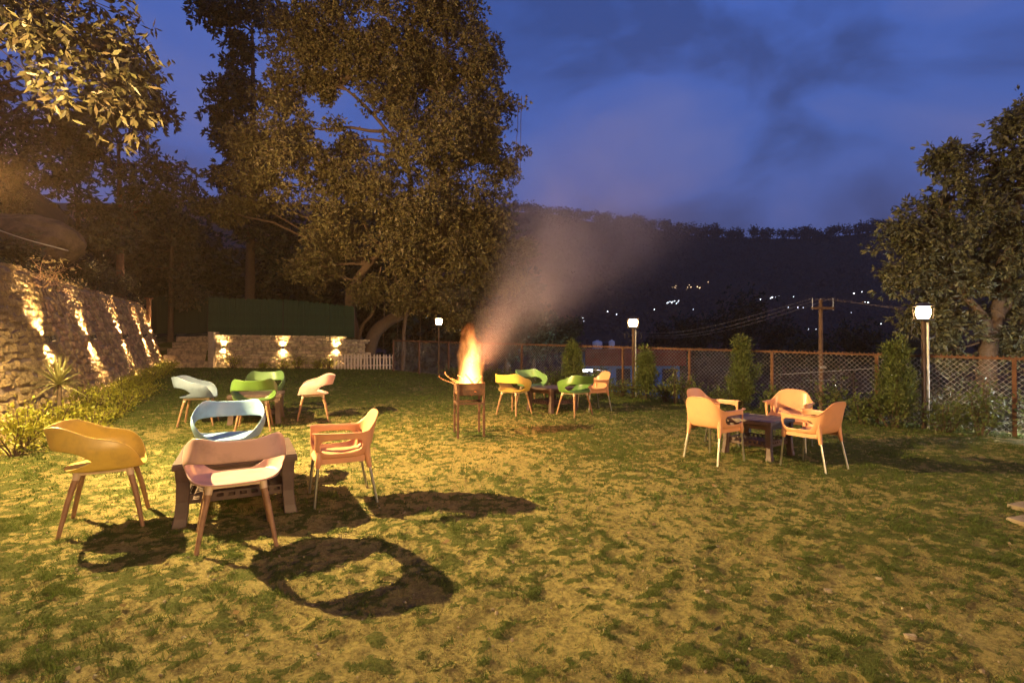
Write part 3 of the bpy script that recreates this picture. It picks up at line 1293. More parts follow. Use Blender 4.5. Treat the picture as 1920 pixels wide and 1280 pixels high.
rib_ths = th_list([round(RH, 5), RH * .985, RH * .97, RH * .93, RH * .88, RH * 1.03, RH * 1.08], 25)
RH = round(RH, 5)
ribbon_me = shell_mesh('shell', .275, .245, 2.7, rib_ths, .455, rib_rim, rib_hole, rib_flare, math.pi, .009, dish=.018, roll=.012)

# legs and under-frame of the ribbon chair
rib_frame = MB()
for sx in (1, -1):
    rib_frame.bar((sx * .165, -.16, .432), (sx * .165, .16, .432), .035, .028)
for sy in (1, -1):
    rib_frame.bar((-.165, sy * .15, .432), (.165, sy * .15, .432), .035, .024)
for sx in (1, -1):
    for sy in (1, -1):
        rib_frame.tube([(sx * .163, sy * .152, .445), (sx * .172, sy * .165, .385)], [.027, .022], 10)
rib_frame_me = rib_frame.mesh('seat_frame', smooth=True)
rib_leg_me = {}
for sx in (1, -1):
    for sy in (1, -1):
        rib_leg_me[sx, sy] = MB().tube([(sx * .172, sy * .165, .39), (sx * .20, sy * .200, .25), (sx * .245, sy * .250, -.015)], [.0205, .0185, .0135], 10).mesh('leg', smooth=True)


def make_ribbon():
    root = empty('ribbon_chair', '', 'chair')
    s = link('shell', ribbon_me, M['yellow'], root)
    f = link('seat_frame', rib_frame_me, M['beige'], root)
    for k_, me in rib_leg_me.items():
        link('leg', me, M['wood'], root)
    return root


# --- armchair: tub of plastic with arched back and looped arms, metal legs
HA, HB = R(66), R(121)
WT = R(140)


def arm_rim(th):
    # arch of the back, level arms
    q = min(1, th / R(66))
    back = .83 - .165 * (1 - math.cos(q * math.pi)) / 2 if q < 1 else .665
    z = back
    if th > R(66):
        z = .665 + .012 * smooth01(R(70), R(120), th)
    return z


def arm_hole(th):
    if th < HA or th > HB:
        return None
    q = (th - HA) / (HB - HA) * 2 - 1
    if abs(q) > .9999:
        return (.555, .555)
    e = (1 - abs(q) ** 2.6) ** .5
    return .555 - .070 * e, .555 + .052 * e


def arm_flare(th, s):
    k = 1 + .10 * math.sin(min(1, s / .12) * math.pi / 2) + .05 * s
    c = max(0, math.cos(th))
    dy = -.20 * s * c + .0
    return k, dy


def arm_flange(th):
    return .012 + .030 * smooth01(R(52), R(80), th)


arm_ths = th_list([HA, HB, HA + .02, HA + .06, HA + .12, HB - .02, HB - .06, HB - .12, WT, WT - .05], 27)
HA, HB, WT = round(HA, 5), round(HB, 5), round(WT, 5)
arm_me = shell_mesh('shell', .255, .235, 4.2, arm_ths, .445, arm_rim, arm_hole, arm_flare, WT, .011, dish=.022, roll=.03, flange=arm_flange)
arm_sock_me, arm_leg_me = [], []
for sx in (1, -1):
    for sy in (1, -1):
        if sy < 0:   # rear: moulded strut from the shoulder of the back
            sock = [(sx * .235, -.225, .60), (sx * .225, -.222, .46), (sx * .232, -.245, .33)]
            sr = [.018, .030, .019]
            leg = [(sx * .231, -.243, .35), (sx * .255, -.315, -.015)]
        else:
            sock = [(sx * .235, .195, .50), (sx * .235, .200, .42), (sx * .236, .204, .36)]
            sr = [.020, .030, .018]
            leg = [(sx * .236, .203, .38), (sx * .252, .235, -.015)]
        arm_sock_me.append(MB().tube(smooth_path(sock, 4), list(np.interp(np.linspace(0, 2, 9), [0, 1, 2], sr)), 10).mesh('leg_socket', smooth=True))
        arm_leg_me.append(MB().tube(leg, [.0125, .0115], 10).mesh('leg', smooth=True))
apron = MB()
for sx in (1, -1):
    apron.bar((sx * .232, -.2, .418), (sx * .232, .19, .418), .012, .055)
apron.bar((-.23, .2, .40), (.23, .2, .40), .012, .045)
apron_me = apron.mesh('apron', bevel=.003)


def make_armchair():
    root = empty('armchair', '', 'chair')
    sh_ = link('shell', arm_me, M['peach'], root)
    link('apron', apron_me, M['peach'], sh_)
    for a_, l_ in zip(arm_sock_me, arm_leg_me):
        link('leg_socket', a_, M['peach'], sh_)
        link('leg', l_, M['alu'], root)
    return root


def place(proto, used, x, y, face, label, group, colour=None, name=None, sc=1.0):
    """face = direction (dx, dy) the seat looks"""
    o = proto if not used else copy_tree(proto)
    used.append(1)
    o.location = (x, y, gz(x, y) - .002)
    o.rotation_euler = (0, 0, math.atan2(face[1], face[0]) - math.pi / 2)
    o.scale = (sc, sc, sc)
    tag(o, label, 'chair', group)
    if colour:
        for ch in o.children:
            if ch.name.startswith('shell'):
                ch.material_slots[0].link = 'OBJECT'
                ch.material_slots[0].material = M[colour]
    return o


rib = make_ribbon()
ru = []
RG = 'plastic ribbon chairs round the tables'
AG = 'peach plastic armchairs round the tables'
RIB = [
    (-3.17, 4.02, (.83, .50), 'yellow ribbon chair with wooden legs left of the nearest table', 'yellow'),
    (-2.00, 3.72, (-.50, .86), 'pink ribbon chair with wooden legs in front of the nearest table', 'pink'),
    (-2.84, 5.15, (.42, -.9), 'sky blue ribbon chair behind the nearest table', 'sky'),
    (-5.06, 8.28, (.94, .34), 'pale blue ribbon chair beside the second table near the hedge', 'pale'),
    (-4.02, 8.00, (-.36, .93), 'green ribbon chair in front of the second table', 'green'),
    (-4.50, 9.35, (.34, -.94), 'lighter green ribbon chair behind the second table', 'light_green'),
    (-3.46, 8.92, (-.94, -.34), 'pink ribbon chair right of the second table', 'pink'),
    (0.04, 9.85, (.62, .78), 'yellow ribbon chair nearest the fire bowl at the third table', 'yellow'),
    (0.42, 10.95, (.5, -.87), 'green ribbon chair behind the third table facing the lawn', 'light_green'),
    (1.20, 9.82, (-.60, .80), 'green ribbon chair with its back to the lawn at the third table', 'green'),
]
for x, y, fc, lab, colr in RIB:
    place(rib, ru, x, y, fc, lab, RG, colr)
arm = make_armchair()
au = []
ARM = [
    (-1.57, 4.64, (-.90, -.44), 'peach armchair with metal legs right of the nearest table'),
    (1.66, 10.55, (-.9, -.35), 'peach armchair half hidden behind the green chair at the third table'),
    (2.53, 6.38, (.84, .54), 'peach armchair at the right hand table with its rounded back to the lawn'),
    (3.55, 6.10, (-.52, .85), 'peach armchair nearest the camera at the right hand table'),
    (2.80, 7.10, (.60, -.80), 'peach armchair behind the left corner of the right hand table'),
    (3.83, 7.10, (-.62, -.78), 'peach armchair facing the lawn behind the right hand table'),
]
for x, y, fc, lab in ARM:
    place(arm, au, x, y, fc, lab, AG, sc=.96)


# ------------------------------------------------------------------ tables
def make_table():
    root = empty('coffee_table', '', 'table')
    S, TH, HT = .80, .045, .47
    top_ = MB().box((0, 0, HT - TH / 2), (S, S, TH)).build('tabletop', M['brown'], root, bevel=.008)
    # raised border and boards of the top
    for sx, sy, w, d in ((0, .36, .80, .075), (0, -.36, .80, .075), (.36, 0, .075, .642), (-.36, 0, .075, .642)):
        MB().box((sx * .995, sy * .995, HT + .004), (w * .99, d * .99, .010)).build('border', M['brown'], top_, bevel=.003)
    for k in range(4):
        MB().box((0, -.24 + .16 * k, HT + .002), (.634, .150, .008)).build('panel', M['brown'], top_, bevel=.002)
    sk = MB()
    for sx, sy, w, d in ((0, .345, .69, .02), (0, -.345, .69, .02), (.345, 0, .02, .67), (-.345, 0, .02, .67)):
        sk.box((sx, sy, HT - TH - .028), (w, d, .056))
    sk.build('skirt', M['brown'], root)
    for sx in (1, -1):
        for sy in (1, -1):
            m_ = MB()
            prof = [(.340, HT - TH, .090), (.336, .33, .082), (.338, .18, .078), (.348, .06, .082), (.356, 0.0, .088), (.356, -.02, .088)]
            vv, ff = [], []
            for off, z, w in prof:
                c = Vector((sx * off, sy * off, z))
                for ax, ay in ((-1, -1), (1, -1), (1, 1), (-1, 1)):
                    vv.append(c + Vector((ax * w / 2, ay * w / 2, 0)))
            for i in range(len(prof) - 1):
                for k in range(4):
                    k2 = (k + 1) % 4
                    ff.append((i * 4 + k2, i * 4 + k, (i + 1) * 4 + k, (i + 1) * 4 + k2))
            ff.append((0, 1, 2, 3))
            e = (len(prof) - 1) * 4
            ff.append((e + 3, e + 2, e + 1, e))
            m_.add(vv, ff).build('leg', M['brown'], root, bevel=.006)
    # shelf: slotted tray
    sh = MB()
    z = .17
    n = 13
    w = .60
    for k in range(n):
        sh.box((0, -w / 2 + w * k / (n - 1), z), (w, .022, .014))
    for k in range(7):
        sh.box((-w / 2 + w * k / 6, 0, z + .0015), (.05, w + .02, .013))
    for s in (1, -1):
        sh.box((0, s * .318, z + .045), (.64, .016, .016))
        sh.box((0, s * .318, z - .005), (.64, .016, .030))
        sh.box((s * .318, 0, z + .045), (.016, .616, .016))
        sh.box((s * .318, 0, z - .005), (.016, .616, .030))
        for k in range(9):
            q = -.30 + .6 * k / 8
            sh.box((q, s * .3181, z + .022), (.03, .0155, .032))
            sh.box((s * .3181, q, z + .022), (.0155, .03, .032))
    sh.build('shelf', M['brown'], root)
    return root


tb = make_table()
TAB = [(-2.38, 4.46, 27.5, 1.1, 'brown plastic coffee table with slotted shelf, nearest the camera'),
       (-4.30, 8.66, 20, 1.0, 'brown coffee table among the green and pale blue chairs'),
       (0.82, 10.45, 38, .95, 'brown coffee table behind the fire bowl'),
       (3.22, 6.72, 38, .82, 'brown coffee table among the peach armchairs')]
for i, (x, y, a, s, lab) in enumerate(TAB):
    o = tb if i == 0 else copy_tree(tb)
    o.location = (x, y, gz(x, y))
    o.rotation_euler = (0, 0, R(a))
    o.scale = (s, s, 1)
    tag(o, lab, 'table', 'coffee tables on the lawn')

# ------------------------------------------------------------------ fire bowl
BRX, BRY, BRA = -.645, 7.67, R(14)
BH = .80
BZ = gz(BRX, BRY)
br = empty('fire_bowl', 'rusty square iron fire bowl on four tall legs', 'brazier', (BRX, BRY, BZ), BRA)
for sx in (1, -1):
    for sy in (1, -1):
        MB().bar((sx * .19, sy * .19, -.03), (sx * .19, sy * .19, BH), .032, .032).build('leg', M['iron'], br)
for sx, sy, w, d in ((0, .19, .348, .012), (0, -.19, .348, .012), (.19, 0, .012, .348), (-.19, 0, .012, .348)):
    MB().box((sx, sy, BH - .09), (w, d, .17)).build('side_plate', M['iron'], br)
MB().box((0, 0, BH - .178), (.362, .362, .010)).build('floor_plate', M['iron'], br)
fr = MB()
for sx, sy, w, d in ((0, .19, .348, .028), (0, -.19, .348, .028), (.19, 0, .028, .348), (-.19, 0, .028, .348)):
    fr.box((sx, sy, BH - .30), (w, d, .03))
fr.build('lower_frame', M['iron'], br)
ash = MB()
for k in range(40):
    ash.box((random.uniform(-.15, .15), random.uniform(-.15, .15), BH - .155 + random.uniform(0, .05)), (.06, .05, .05), Euler((random.random() * 3, random.random() * 3, random.random() * 3)))
tag(tag(ash.build('embers', M['ember'], None, loc=(BRX, BRY, BZ)), kind='stuff'))
for k, (p, q, r_) in enumerate([((-.15, -.05, BH - .10), (-.02, .12, BH + .10), .022), ((.14, -.1, BH - .1), (-.05, -.02, BH + .12), .02), ((-.1, .14, BH - .1), (.12, .02, BH + .06), .024),
                                ((.16, .1, BH - .09), (.0, .04, BH + .13), .018), ((-.17, .1, BH - .08), (.1, .13, BH + .05), .02), ((.10, -.15, BH - .08), (.19, -.02, BH + .09), .016)]):
    m_ = MB()
    limb(m_, p, q, r_, r_ * .8, 7, .03, 4)
    o = m_.build('firewood', M['ember'], None, smooth=True, loc=(BRX, BRY, BZ))
    tag(o, 'burning stick of firewood in the iron fire bowl', 'firewood', 'firewood in the fire bowl')
for k in range(4):
    m_ = MB()
    pts = []
    a0 = random.uniform(0, 6)
    rr = random.uniform(.05, .12)
    ex = random.uniform(.7, 1.5)
    for j in range(16):
        a = a0 + j / 15 * (3.2 + .5 * k)
        pts.append((-.12 - .02 * k + rr * ex * math.cos(a), -.12 + .06 * k + .07 * math.sin(a * .7 + k), BH + .02 + k * .03 + rr * math.sin(a) * (1.3 - j * .04)))
    p_ = Vector((-.19 + .03 * k, -.16 + .1 * k, BH - .02))
    dd = Vector((-.10 - .10 * random.random(), random.uniform(-.1, .1), .12 + .12 * random.random()))
    pts = [p_ + dd * (j / 10) + Vector((math.sin(j / 10 * 2.6) * (-.12 + .05 * k), 0, -.05 * (j / 10) ** 2)) for j in range(11)]
    m_.tube(pts, [.010 - .0006 * j for j in range(11)], 6)
    tag(m_.build('cane', M['twig'], None, smooth=True, loc=(BRX, BRY, BZ)), 'bent dry cane sticking out of the fire bowl beside the flame', 'firewood', 'canes in the fire bowl')


def volume_mat(name, build):
    m = bpy.data.materials.new(name)
    m.use_nodes = True
    N, L = m.node_tree.nodes, m.node_tree.links
    N.remove(N['Principled BSDF'])
    build(N, L, N['Material Output'])
    return m


def mth(N, L, op, a, b=None, c=None, clamp=False):
    n = N.new('ShaderNodeMath')
    n.operation = op
    n.use_clamp = clamp
    for i, x in enumerate((a, b, c)):
        if x is None:
            continue
        if hasattr(x, 'links') or hasattr(x, 'is_linked'):
            L.new(x, n.inputs[i])
        else:
            n.inputs[i].default_value = x
    return n.outputs[0]


# the flame: a glowing tapered body 1.05 m tall, local z from 0 to 1.05
def flame_nodes(N, L, out):
    tc = N.new('ShaderNodeTexCoord')
    no = N.new('ShaderNodeTexNoise')
    no.inputs['Scale'].default_value = 5.5
    no.inputs['Detail'].default_value = 3
    mp = N.new('ShaderNodeMapping')
    mp.inputs['Scale'].default_value = (1, 1, .45)
    L.new(tc.outputs['Object'], mp.inputs[0])
    L.new(mp.outputs[0], no.inputs['Vector'])
    sep = N.new('ShaderNodeSeparateXYZ')
    L.new(tc.outputs['Object'], sep.inputs[0])
    x, y, z = sep.outputs
    wob = mth(N, L, 'MULTIPLY', mth(N, L, 'SUBTRACT', no.outputs['Fac'], .5), mth(N, L, 'MULTIPLY_ADD', z, .50, .08))
    xx = mth(N, L, 'ADD', mth(N, L, 'SUBTRACT', x, mth(N, L, 'MULTIPLY', z, .02)), wob)
    r = mth(N, L, 'SQRT', mth(N, L, 'ADD', mth(N, L, 'MULTIPLY', xx, xx), mth(N, L, 'MULTIPLY', y, y)))
    h = mth(N, L, 'DIVIDE', z, 1.0, clamp=True)
    # radius of the flame at height h: wide low, narrow at the tip
    rad = mth(N, L, 'MULTIPLY', mth(N, L, 'POWER', mth(N, L, 'SUBTRACT', 1.0, h), .5), .235)
    q = mth(N, L, 'SUBTRACT', 1.0, mth(N, L, 'DIVIDE', r, mth(N, L, 'ADD', rad, .001)), clamp=True)
    core_ = mth(N, L, 'POWER', q, 1.5)
    fall = mth(N, L, 'POWER', mth(N, L, 'SUBTRACT', 1.0, h), 1.6)
    e1 = N.new('ShaderNodeEmission')
    e1.inputs['Color'].default_value = (1.0, 0.16, 0.025, 1)
    L.new(mth(N, L, 'MULTIPLY', mth(N, L, 'MULTIPLY', q, mth(N, L, 'MULTIPLY_ADD', fall, .75, .25)), 16.0), e1.inputs['Strength'])
    e2 = N.new('ShaderNodeEmission')
    e2.inputs['Color'].default_value = (1.0, 0.50, 0.12, 1)
    L.new(mth(N, L, 'MULTIPLY', mth(N, L, 'MULTIPLY', core_, fall), 60.0), e2.inputs['Strength'])
    ad = N.new('ShaderNodeAddShader')
    L.new(e1.outputs[0], ad.inputs[0])
    L.new(e2.outputs[0], ad.inputs[1])
    L.new(ad.outputs[0], out.inputs['Volume'])


fm = MB().tube([(0, 0, 0), (0, 0, .25), (0.0, 0, .6), (0.01, 0, .9), (.02, 0, 1.10)], [.23, .25, .24, .20, .10], 14)
flame = fm.build('flame', volume_mat('fire_glow', flame_nodes), None, smooth=True, loc=(BRX + .01, BRY, BZ + BH - .10))
tag(flame, 'tall orange flame leaping from the iron fire bowl', 'fire')
fp = lamp('fire_light', 'POINT', (BRX + .01, BRY, BZ + BH + .32), FIRE_W, (1.0, 0.36, 0.08), 0.12)
fp.parent = None


# the smoke: a widening plume drifting right, local z along its axis
SM_L = 14.0


def smoke_nodes(N, L, out):
    tc = N.new('ShaderNodeTexCoord')
    sep = N.new('ShaderNodeSeparateXYZ')
    L.new(tc.outputs['Object'], sep.inputs[0])
    x, y, z = sep.outputs
    no = N.new('ShaderNodeTexNoise')
    no.inputs['Scale'].default_value = .9
    no.inputs['Detail'].default_value = 6
    no.inputs['Distortion'].default_value = .6
    L.new(tc.outputs['Object'], no.inputs['Vector'])
    # the plume sways: its centre line wanders with height
    sw = N.new('ShaderNodeTexNoise')
    sw.inputs['Scale'].default_value = .38
    sw.inputs['Detail'].default_value = 2
    L.new(tc.outputs['Object'], sw.inputs['Vector'])
    sc_ = N.new('ShaderNodeSeparateColor')
    L.new(sw.outputs['Color'], sc_.inputs[0])
    amp = mth(N, L, 'MULTIPLY', z, .42)
    x = mth(N, L, 'ADD', x, mth(N, L, 'MULTIPLY', mth(N, L, 'SUBTRACT', sc_.outputs[0], .5), amp))
    y = mth(N, L, 'ADD', y, mth(N, L, 'MULTIPLY', mth(N, L, 'SUBTRACT', sc_.outputs[1], .5), amp))
    r = mth(N, L, 'SQRT', mth(N, L, 'ADD', mth(N, L, 'MULTIPLY', x, x), mth(N, L, 'MULTIPLY', y, y)))
    rad = mth(N, L, 'MULTIPLY_ADD', z, .42, .22)
    q = mth(N, L, 'SUBTRACT', 1.0, mth(N, L, 'DIVIDE', r, rad), clamp=True)
    q = mth(N, L, 'POWER', q, 1.7)
    h = mth(N, L, 'DIVIDE', z, SM_L, clamp=True)
    fade = mth(N, L, 'MULTIPLY', mth(N, L, 'POWER', mth(N, L, 'SUBTRACT', 1.0, h), 1.5), mth(N, L, 'MINIMUM', mth(N, L, 'MULTIPLY', z, 3.0), 1.0))
    thin = mth(N, L, 'DIVIDE', .5, mth(N, L, 'MULTIPLY_ADD', z, .55, .5))
    nn = mth(N, L, 'MAXIMUM', mth(N, L, 'MULTIPLY_ADD', mth(N, L, 'SUBTRACT', no.outputs['Fac'], .5), 3.6, .80), .03)
    dens = mth(N, L, 'MULTIPLY', mth(N, L, 'MULTIPLY', mth(N, L, 'MULTIPLY', q, fade), thin), mth(N, L, 'MULTIPLY', nn, 1.8))
    pv = N.new('ShaderNodeVolumePrincipled')
    pv.inputs['Color'].default_value = (.76, .62, .76, 1)
    pv.inputs['Anisotropy'].default_value = 0.2
    L.new(dens, pv.inputs['Density'])
    L.new(pv.outputs[0], out.inputs['Volume'])


sm = MB().tube([(0, 0, 0), (0, 0, SM_L * .5), (0, 0, SM_L)], [.22, .22 + .50 * SM_L * .5, .22 + .50 * SM_L], 16)
smoke = sm.build('smoke', volume_mat('drifting_smoke', smoke_nodes), None)
smoke.location = (BRX + .05, BRY + .02, BZ + BH + .25)
sdir = Vector((3.1, 4.6, 4.3))
smoke.rotation_euler = sdir.to_track_quat('Z', 'Y').to_euler()
tag(smoke, kind='stuff')


# ------------------------------------------------------------------ plants along the wall and the fence
def shrub(name, label, cat, x, y, w, hh, n, leaf, ll, lw_, group, z=None, droop=-.2, shape=(1, 1, 1)):
    z = H(x, y) if z is None else z
    hh *= random.uniform(.75, 1.2)
    root = empty(name, label, cat, (x, y, z), 0, group)
    st_ = MB()
    cl = []
    for k in range(random.randint(9, 13)):
        a = random.uniform(0, 6.28)
        r_ = random.uniform(.15, .95) * w / 2
        top = Vector((math.cos(a) * r_ * shape[0], math.sin(a) * r_ * shape[1], hh * random.uniform(.55, 1.0)))
        limb(st_, (top.x * .15, top.y * .15, -.03), top, .010, .004, 5, .06, 4)
        for j in range(6):
            cl.append(top * random.uniform(.35, 1.0) + Vector((random.gauss(0, .1 * w), random.gauss(0, .1 * w), 0)))
    st_.build('stem', M['bark'], root)
    cl = np.array([tuple(c) for c in cl])
    cl[:, 2] = np.clip(cl[:, 2], .05, None)
    v, f = foliage(cl, n / len(cl), .075 * w + .02, ll, lw_, droop)
    v[:, 2] = np.clip(v[:, 2], .0, None)
    link('leaves', np_mesh('leaves', v, f, mat=leaf), None, root)
    return root


HG = 'low shrubs in the hedge row under the long stone wall'
for t in np.arange(-4.6, 12.6, .62):
    b_ = W0 + WD * (t + random.uniform(-.12, .12)) + WN * random.uniform(.26, .44)
    sz = random.uniform(.48, .70)
    shrub('hedge_shrub', 'low yellow green shrub in the lamp lit hedge along the leaning stone wall', 'shrub', b_[0], b_[1], sz, random.uniform(.34, .52) * (1.1 if t < 0 else .72), 620 if t < 3 else 420, M['hedge'],
          .05 if t < 3 else .06, .026, HG)

# second, front row where the hedge is deepest
for t in np.arange(-4.4, 3.0, .7):
    b_ = W0 + WD * (t + random.uniform(-.15, .15)) + WN * random.uniform(.72, .9)
    shrub('hedge_shrub', 'low yellow green shrub in the lamp lit hedge along the leaning stone wall', 'shrub', b_[0], b_[1], random.uniform(.4, .6), random.uniform(.22, .36), 380, M['hedge'], .045, .024, HG)

FGR = 'leafy shrubs along the foot of the chain link fence'
for i in np.arange(-3.6, 5.4, .31):
    b_ = fpt(i + random.uniform(-.08, .08)) - Vector((FN[0], FN[1], 0)) * random.uniform(.18, .5)
    near = i > 1.5
    shrub('fence_shrub', 'dark green leafy shrub at the foot of the chain link fence', 'shrub', b_.x, b_.y, random.uniform(.6, .95), random.uniform(.42, .75), 800 if near else 520, M['shrub'], .065, .032, FGR)


def conifer(label, x, y, w, hh, n):
    root = empty('conifer', label, 'conifer', (x, y, gz(x, y)), 0, 'young conifers along the chain link fence')
    MB().tube([(0, 0, -.05), (.01, 0, hh * .5), (0, .01, hh * .97)], [.03, .02, .005], 7).build('trunk', M['bark'], root, smooth=True)
    cl = []
    for k in range(44):
        q = (k + random.random()) / 44
        z = .16 + q * (hh - .40)
        prof = (min(1, .50 + q * 1.9) if q < .28 else 1.0 - ((q - .28) / .72) ** 1.5 * .82)
        prof *= .62 + .65 * N2.n(np.array(q * 4.0 + x * 3), np.array(y * 3.1))
        a = k * 2.4 + random.uniform(-.4, .4)
        r0 = w / 2 * prof * random.uniform(.35, .8)
        ln = random.uniform(.16, .34) * (1.1 - .3 * q)
        out_ = random.uniform(.10, .40)
        for j in range(7):
            t = j / 6
            cl.append((math.cos(a) * (r0 + out_ * ln * t), math.sin(a) * (r0 + out_ * ln * t), z + ln * t))
    ncl = len(cl)
    cl = np.array(cl)
    v, f = foliage(cl, n / ncl, .034, .075, .017, -.9)
    link('foliage', np_mesh('foliage', v, f, mat=M['conifer']), None, root)
    return root


for lab, u, v, w, hh in (('young conifer with two shoots left of the middle lamp post', 1075, 738, .62, 1.45), ('young cone shaped conifer right of the middle lamp post', 1211, 745, .68, 1.30),
                         ('young conifer with a narrow top behind the peach armchairs', 1391, 770, .62, 1.58), ('tallest bushy conifer beside the right hand lamp post', 1681, 812, .64, 1.57)):
    # stands just inside the fence line
    X = (u - 960) / 960
    ts = (F0[0] - X * F0[1]) / (X * FD[1] - FD[0])
    p_ = F0 + FD * ts - FN * .42
    yy = p_[1]
    conifer(lab, X * yy, yy, w, hh, 6400)
# a thin leafy sapling between two conifers
b_ = at(1266, 748, 11.6)
shrub('sapling', 'thin leafy sapling against the chain link fence between two conifers', 'sapling', b_.x, 11.6, .42, 1.05, 260, M['shrub'], .10, .035, None, droop=.5)

# little plants at the foot of the back wall
for x, y, s in ((-11.5, 21.2, .75), (-9.6, 21.5, .6), (-9.05, 21.6, .7), (-8.2, 21.7, .55), (-7.75, 21.65, .8), (-10.4, 21.5, .45)):
    shrub('wall_plant', 'small leafy plant at the foot of the low slab stone wall', 'plant', x, y, s, s * .75, 300, M['hedge'], .08, .03, 'small plants under the low slab wall')

# spiky dracaena by the long wall
yx, yy = -6.95, 7.85
yz = gz(yx, yy)
yu = empty('spiky_plant', 'spiky plant with long sword leaves in front of the leaning stone wall', 'plant', (yx, yy, yz))
MB().tube([(0, 0, -.03), (.02, 0, .3), (0, .02, .66)], [.032, .028, .026], 8).build('trunk', M['bark'], yu, smooth=True)
for k in range(46):
    a = k * 2.399
    el = R(-12 + 92 * (k / 46) ** .9)
    L_ = random.uniform(.42, .60)
    pts, d = [], Vector((math.cos(a) * math.cos(el), math.sin(a) * math.cos(el), math.sin(el)))
    sd = d.cross(Vector((0, 0, 1)))
    if sd.length < .05:
        sd = Vector((1, 0, 0))
    sd.normalize()
    vv, ff = [], []
    for j in range(5):
        t = j / 4
        c = Vector((0, 0, .66)) + d * (L_ * t) - Vector((0, 0, .12 * t * t * math.cos(el)))
        w = .022 * (1 - t) ** .6 * (.55 + t * 1.2 if t < .4 else 1.0)
        n_ = sd.cross(d)
        vv += [c - sd * w + n_ * w * .35, c, c + sd * w + n_ * w * .35]
    for j in range(4):
        for q in (0, 1):
            ff.append((j * 3 + q, j * 3 + q + 1, j * 3 + q + 4, j * 3 + q + 3))
    MB().add(vv, ff).build('leaf', M['spike'], yu)

# ------------------------------------------------------------------ trees
gzb = lambda x, y: H(x, y)
# the great tree in the middle
Yt = 23.5
b0 = at(683, 665, Yt)
tr1 = [b0 - Vector((0, 0, .8)), at(700, 630, Yt), at(728, 602, Yt), at(765, 582, Yt - .3), at(800, 540, Yt - .3), at(830, 460, Yt), at(835, 330, Yt), at(830, 180, Yt)]
tr2 = [at(668, 640, Yt + .5), at(655, 560, Yt + .5), at(672, 520, Yt + .5), at(705, 480, Yt + .3), at(745, 435, Yt), at(770, 380, Yt), at(760, 300, Yt), at(700, 215, Yt), at(640, 160, Yt)]
tr3 = [at(672, 640, Yt + .2), at(680, 610, Yt + .2), at(700, 585, Yt), at(705, 545, Yt), at(715, 500, Yt)]
big = px_lobes([(560, 60, 80), (640, 50, 110), (740, 50, 120, .5), (840, 90, 110, 1), (900, 130, 65), (925, 210, 62), (930, 290, 60), (870, 230, 100, -.5), (780, 150, 100, 1), (800, 290, 105, -1),
                (530, 240, 75, -1), (480, 275, 58, -1), (560, 320, 90, -1.5), (470, 330, 45, -1), (660, 330, 75, -.5), (720, 380, 90, -1), (640, 420, 80, -1), (900, 380, 85, -.5), (940, 430, 55),
                (830, 430, 100, -1), (760, 480, 70, -1.2), (900, 490, 80, -1), (950, 520, 45), (850, 560, 75, -1.5), (880, 600, 40, -2), (600, 500, 55, -.5), (570, 510, 30, -.5), (690, 540, 36, -.5), (760, 560, 40, -1.5),
                (548, 150, 46), (600, 110, 60), (725, 190, 55), (650, 262, 42), (520, 170, 40), (612, 165, 26), (420, 395, 36, -1), (490, 380, 40, 0), (690, 110, 70), (980, 470, 25)], Yt, 1.25, .85)
tree('broad_tree', 'great spreading tree with a leaning trunk behind the picket fence', 'tree', tuple(b0), [(tr1, .36, .10), (tr2, .26, .05), (tr3, .10, .04)], big, M['leaf'], M['bark'], per_m3=7.0, k=54, sigma=.17, L_=.155, W_=.068, droop=.7, twigs=420, limb_r=.08, power=.36, cap=95, sub=11, core=.68)
# hanging roots and a thin crooked trunk
p0 = at(752, 697, 21.8)
thin = [p0 - Vector((0, 0, .3)), at(757, 660, 21.8), at(757, 625, 21.8), at(762, 590, 21.8), at(768, 578, 21.9), at(790, 545, 22.0)]
t_ = empty('slender_tree', 'slender crooked tree trunk at the end of the picket fence', 'tree', tuple(p0))
MB().tube([p - p0 for p in smooth_path(thin)], [.10 - .05 * i / 25 for i in range(26)], 8).build('trunk', M['bark'], t_, smooth=True)
v, f = foliage(lobe_clumps(px_lobes([(800, 535, 35), (770, 545, 30)], 22), 5), 18, .2, .2, .06, .8)
link('crown', np_mesh('crown', v - np.array(p0), f, mat=M['leaf']), None, t_)
for u0, v0, v1 in ((742, 500, 690), (792, 470, 640), (812, 480, 640), (978, 180, 330), (972, 200, 300), (720, 560, 660)):
    a, b_ = at(u0, v0, 22.6), at(u0 + random.uniform(-6, 6), v1, 22.6)
    m_ = MB()
    limb(m_, (0, 0, 0), b_ - a, .016, .010, 5, .01, 6)
    tag(m_.build('hanging_root', M['bark'], None, loc=a), 'thin hanging root dangling from the great tree', 'root', 'roots hanging from the great tree')

# tall dark tree behind it
b0 = at(468, 640, 29)
dk = px_lobes([(420, 15, 55), (470, 30, 60), (430, 150, 48), (420, 215, 50), (470, 180, 55), (440, 280, 55), (420, 240, 42), (490, 300, 60), (430, 345, 40), (500, 420, 70), (540, 480, 70), (450, 400, 45), (395, 25, 30), (455, 90, 22)], 29, 1.1, 1.0)
tree('tall_tree', 'tall dark narrow tree left of the great tree', 'tree', tuple(b0 - Vector((0, 0, 1))), [([b0 - Vector((0, 0, 1)), at(470, 450, 29), at(475, 250, 29), at(473, 60, 29)], .34, .07)], dk, M['leaf_dark'], M['bark'], per_m3=4, k=30, sigma=.28, L_=.30, W_=.13, twigs=80, cap=90, sub=5)

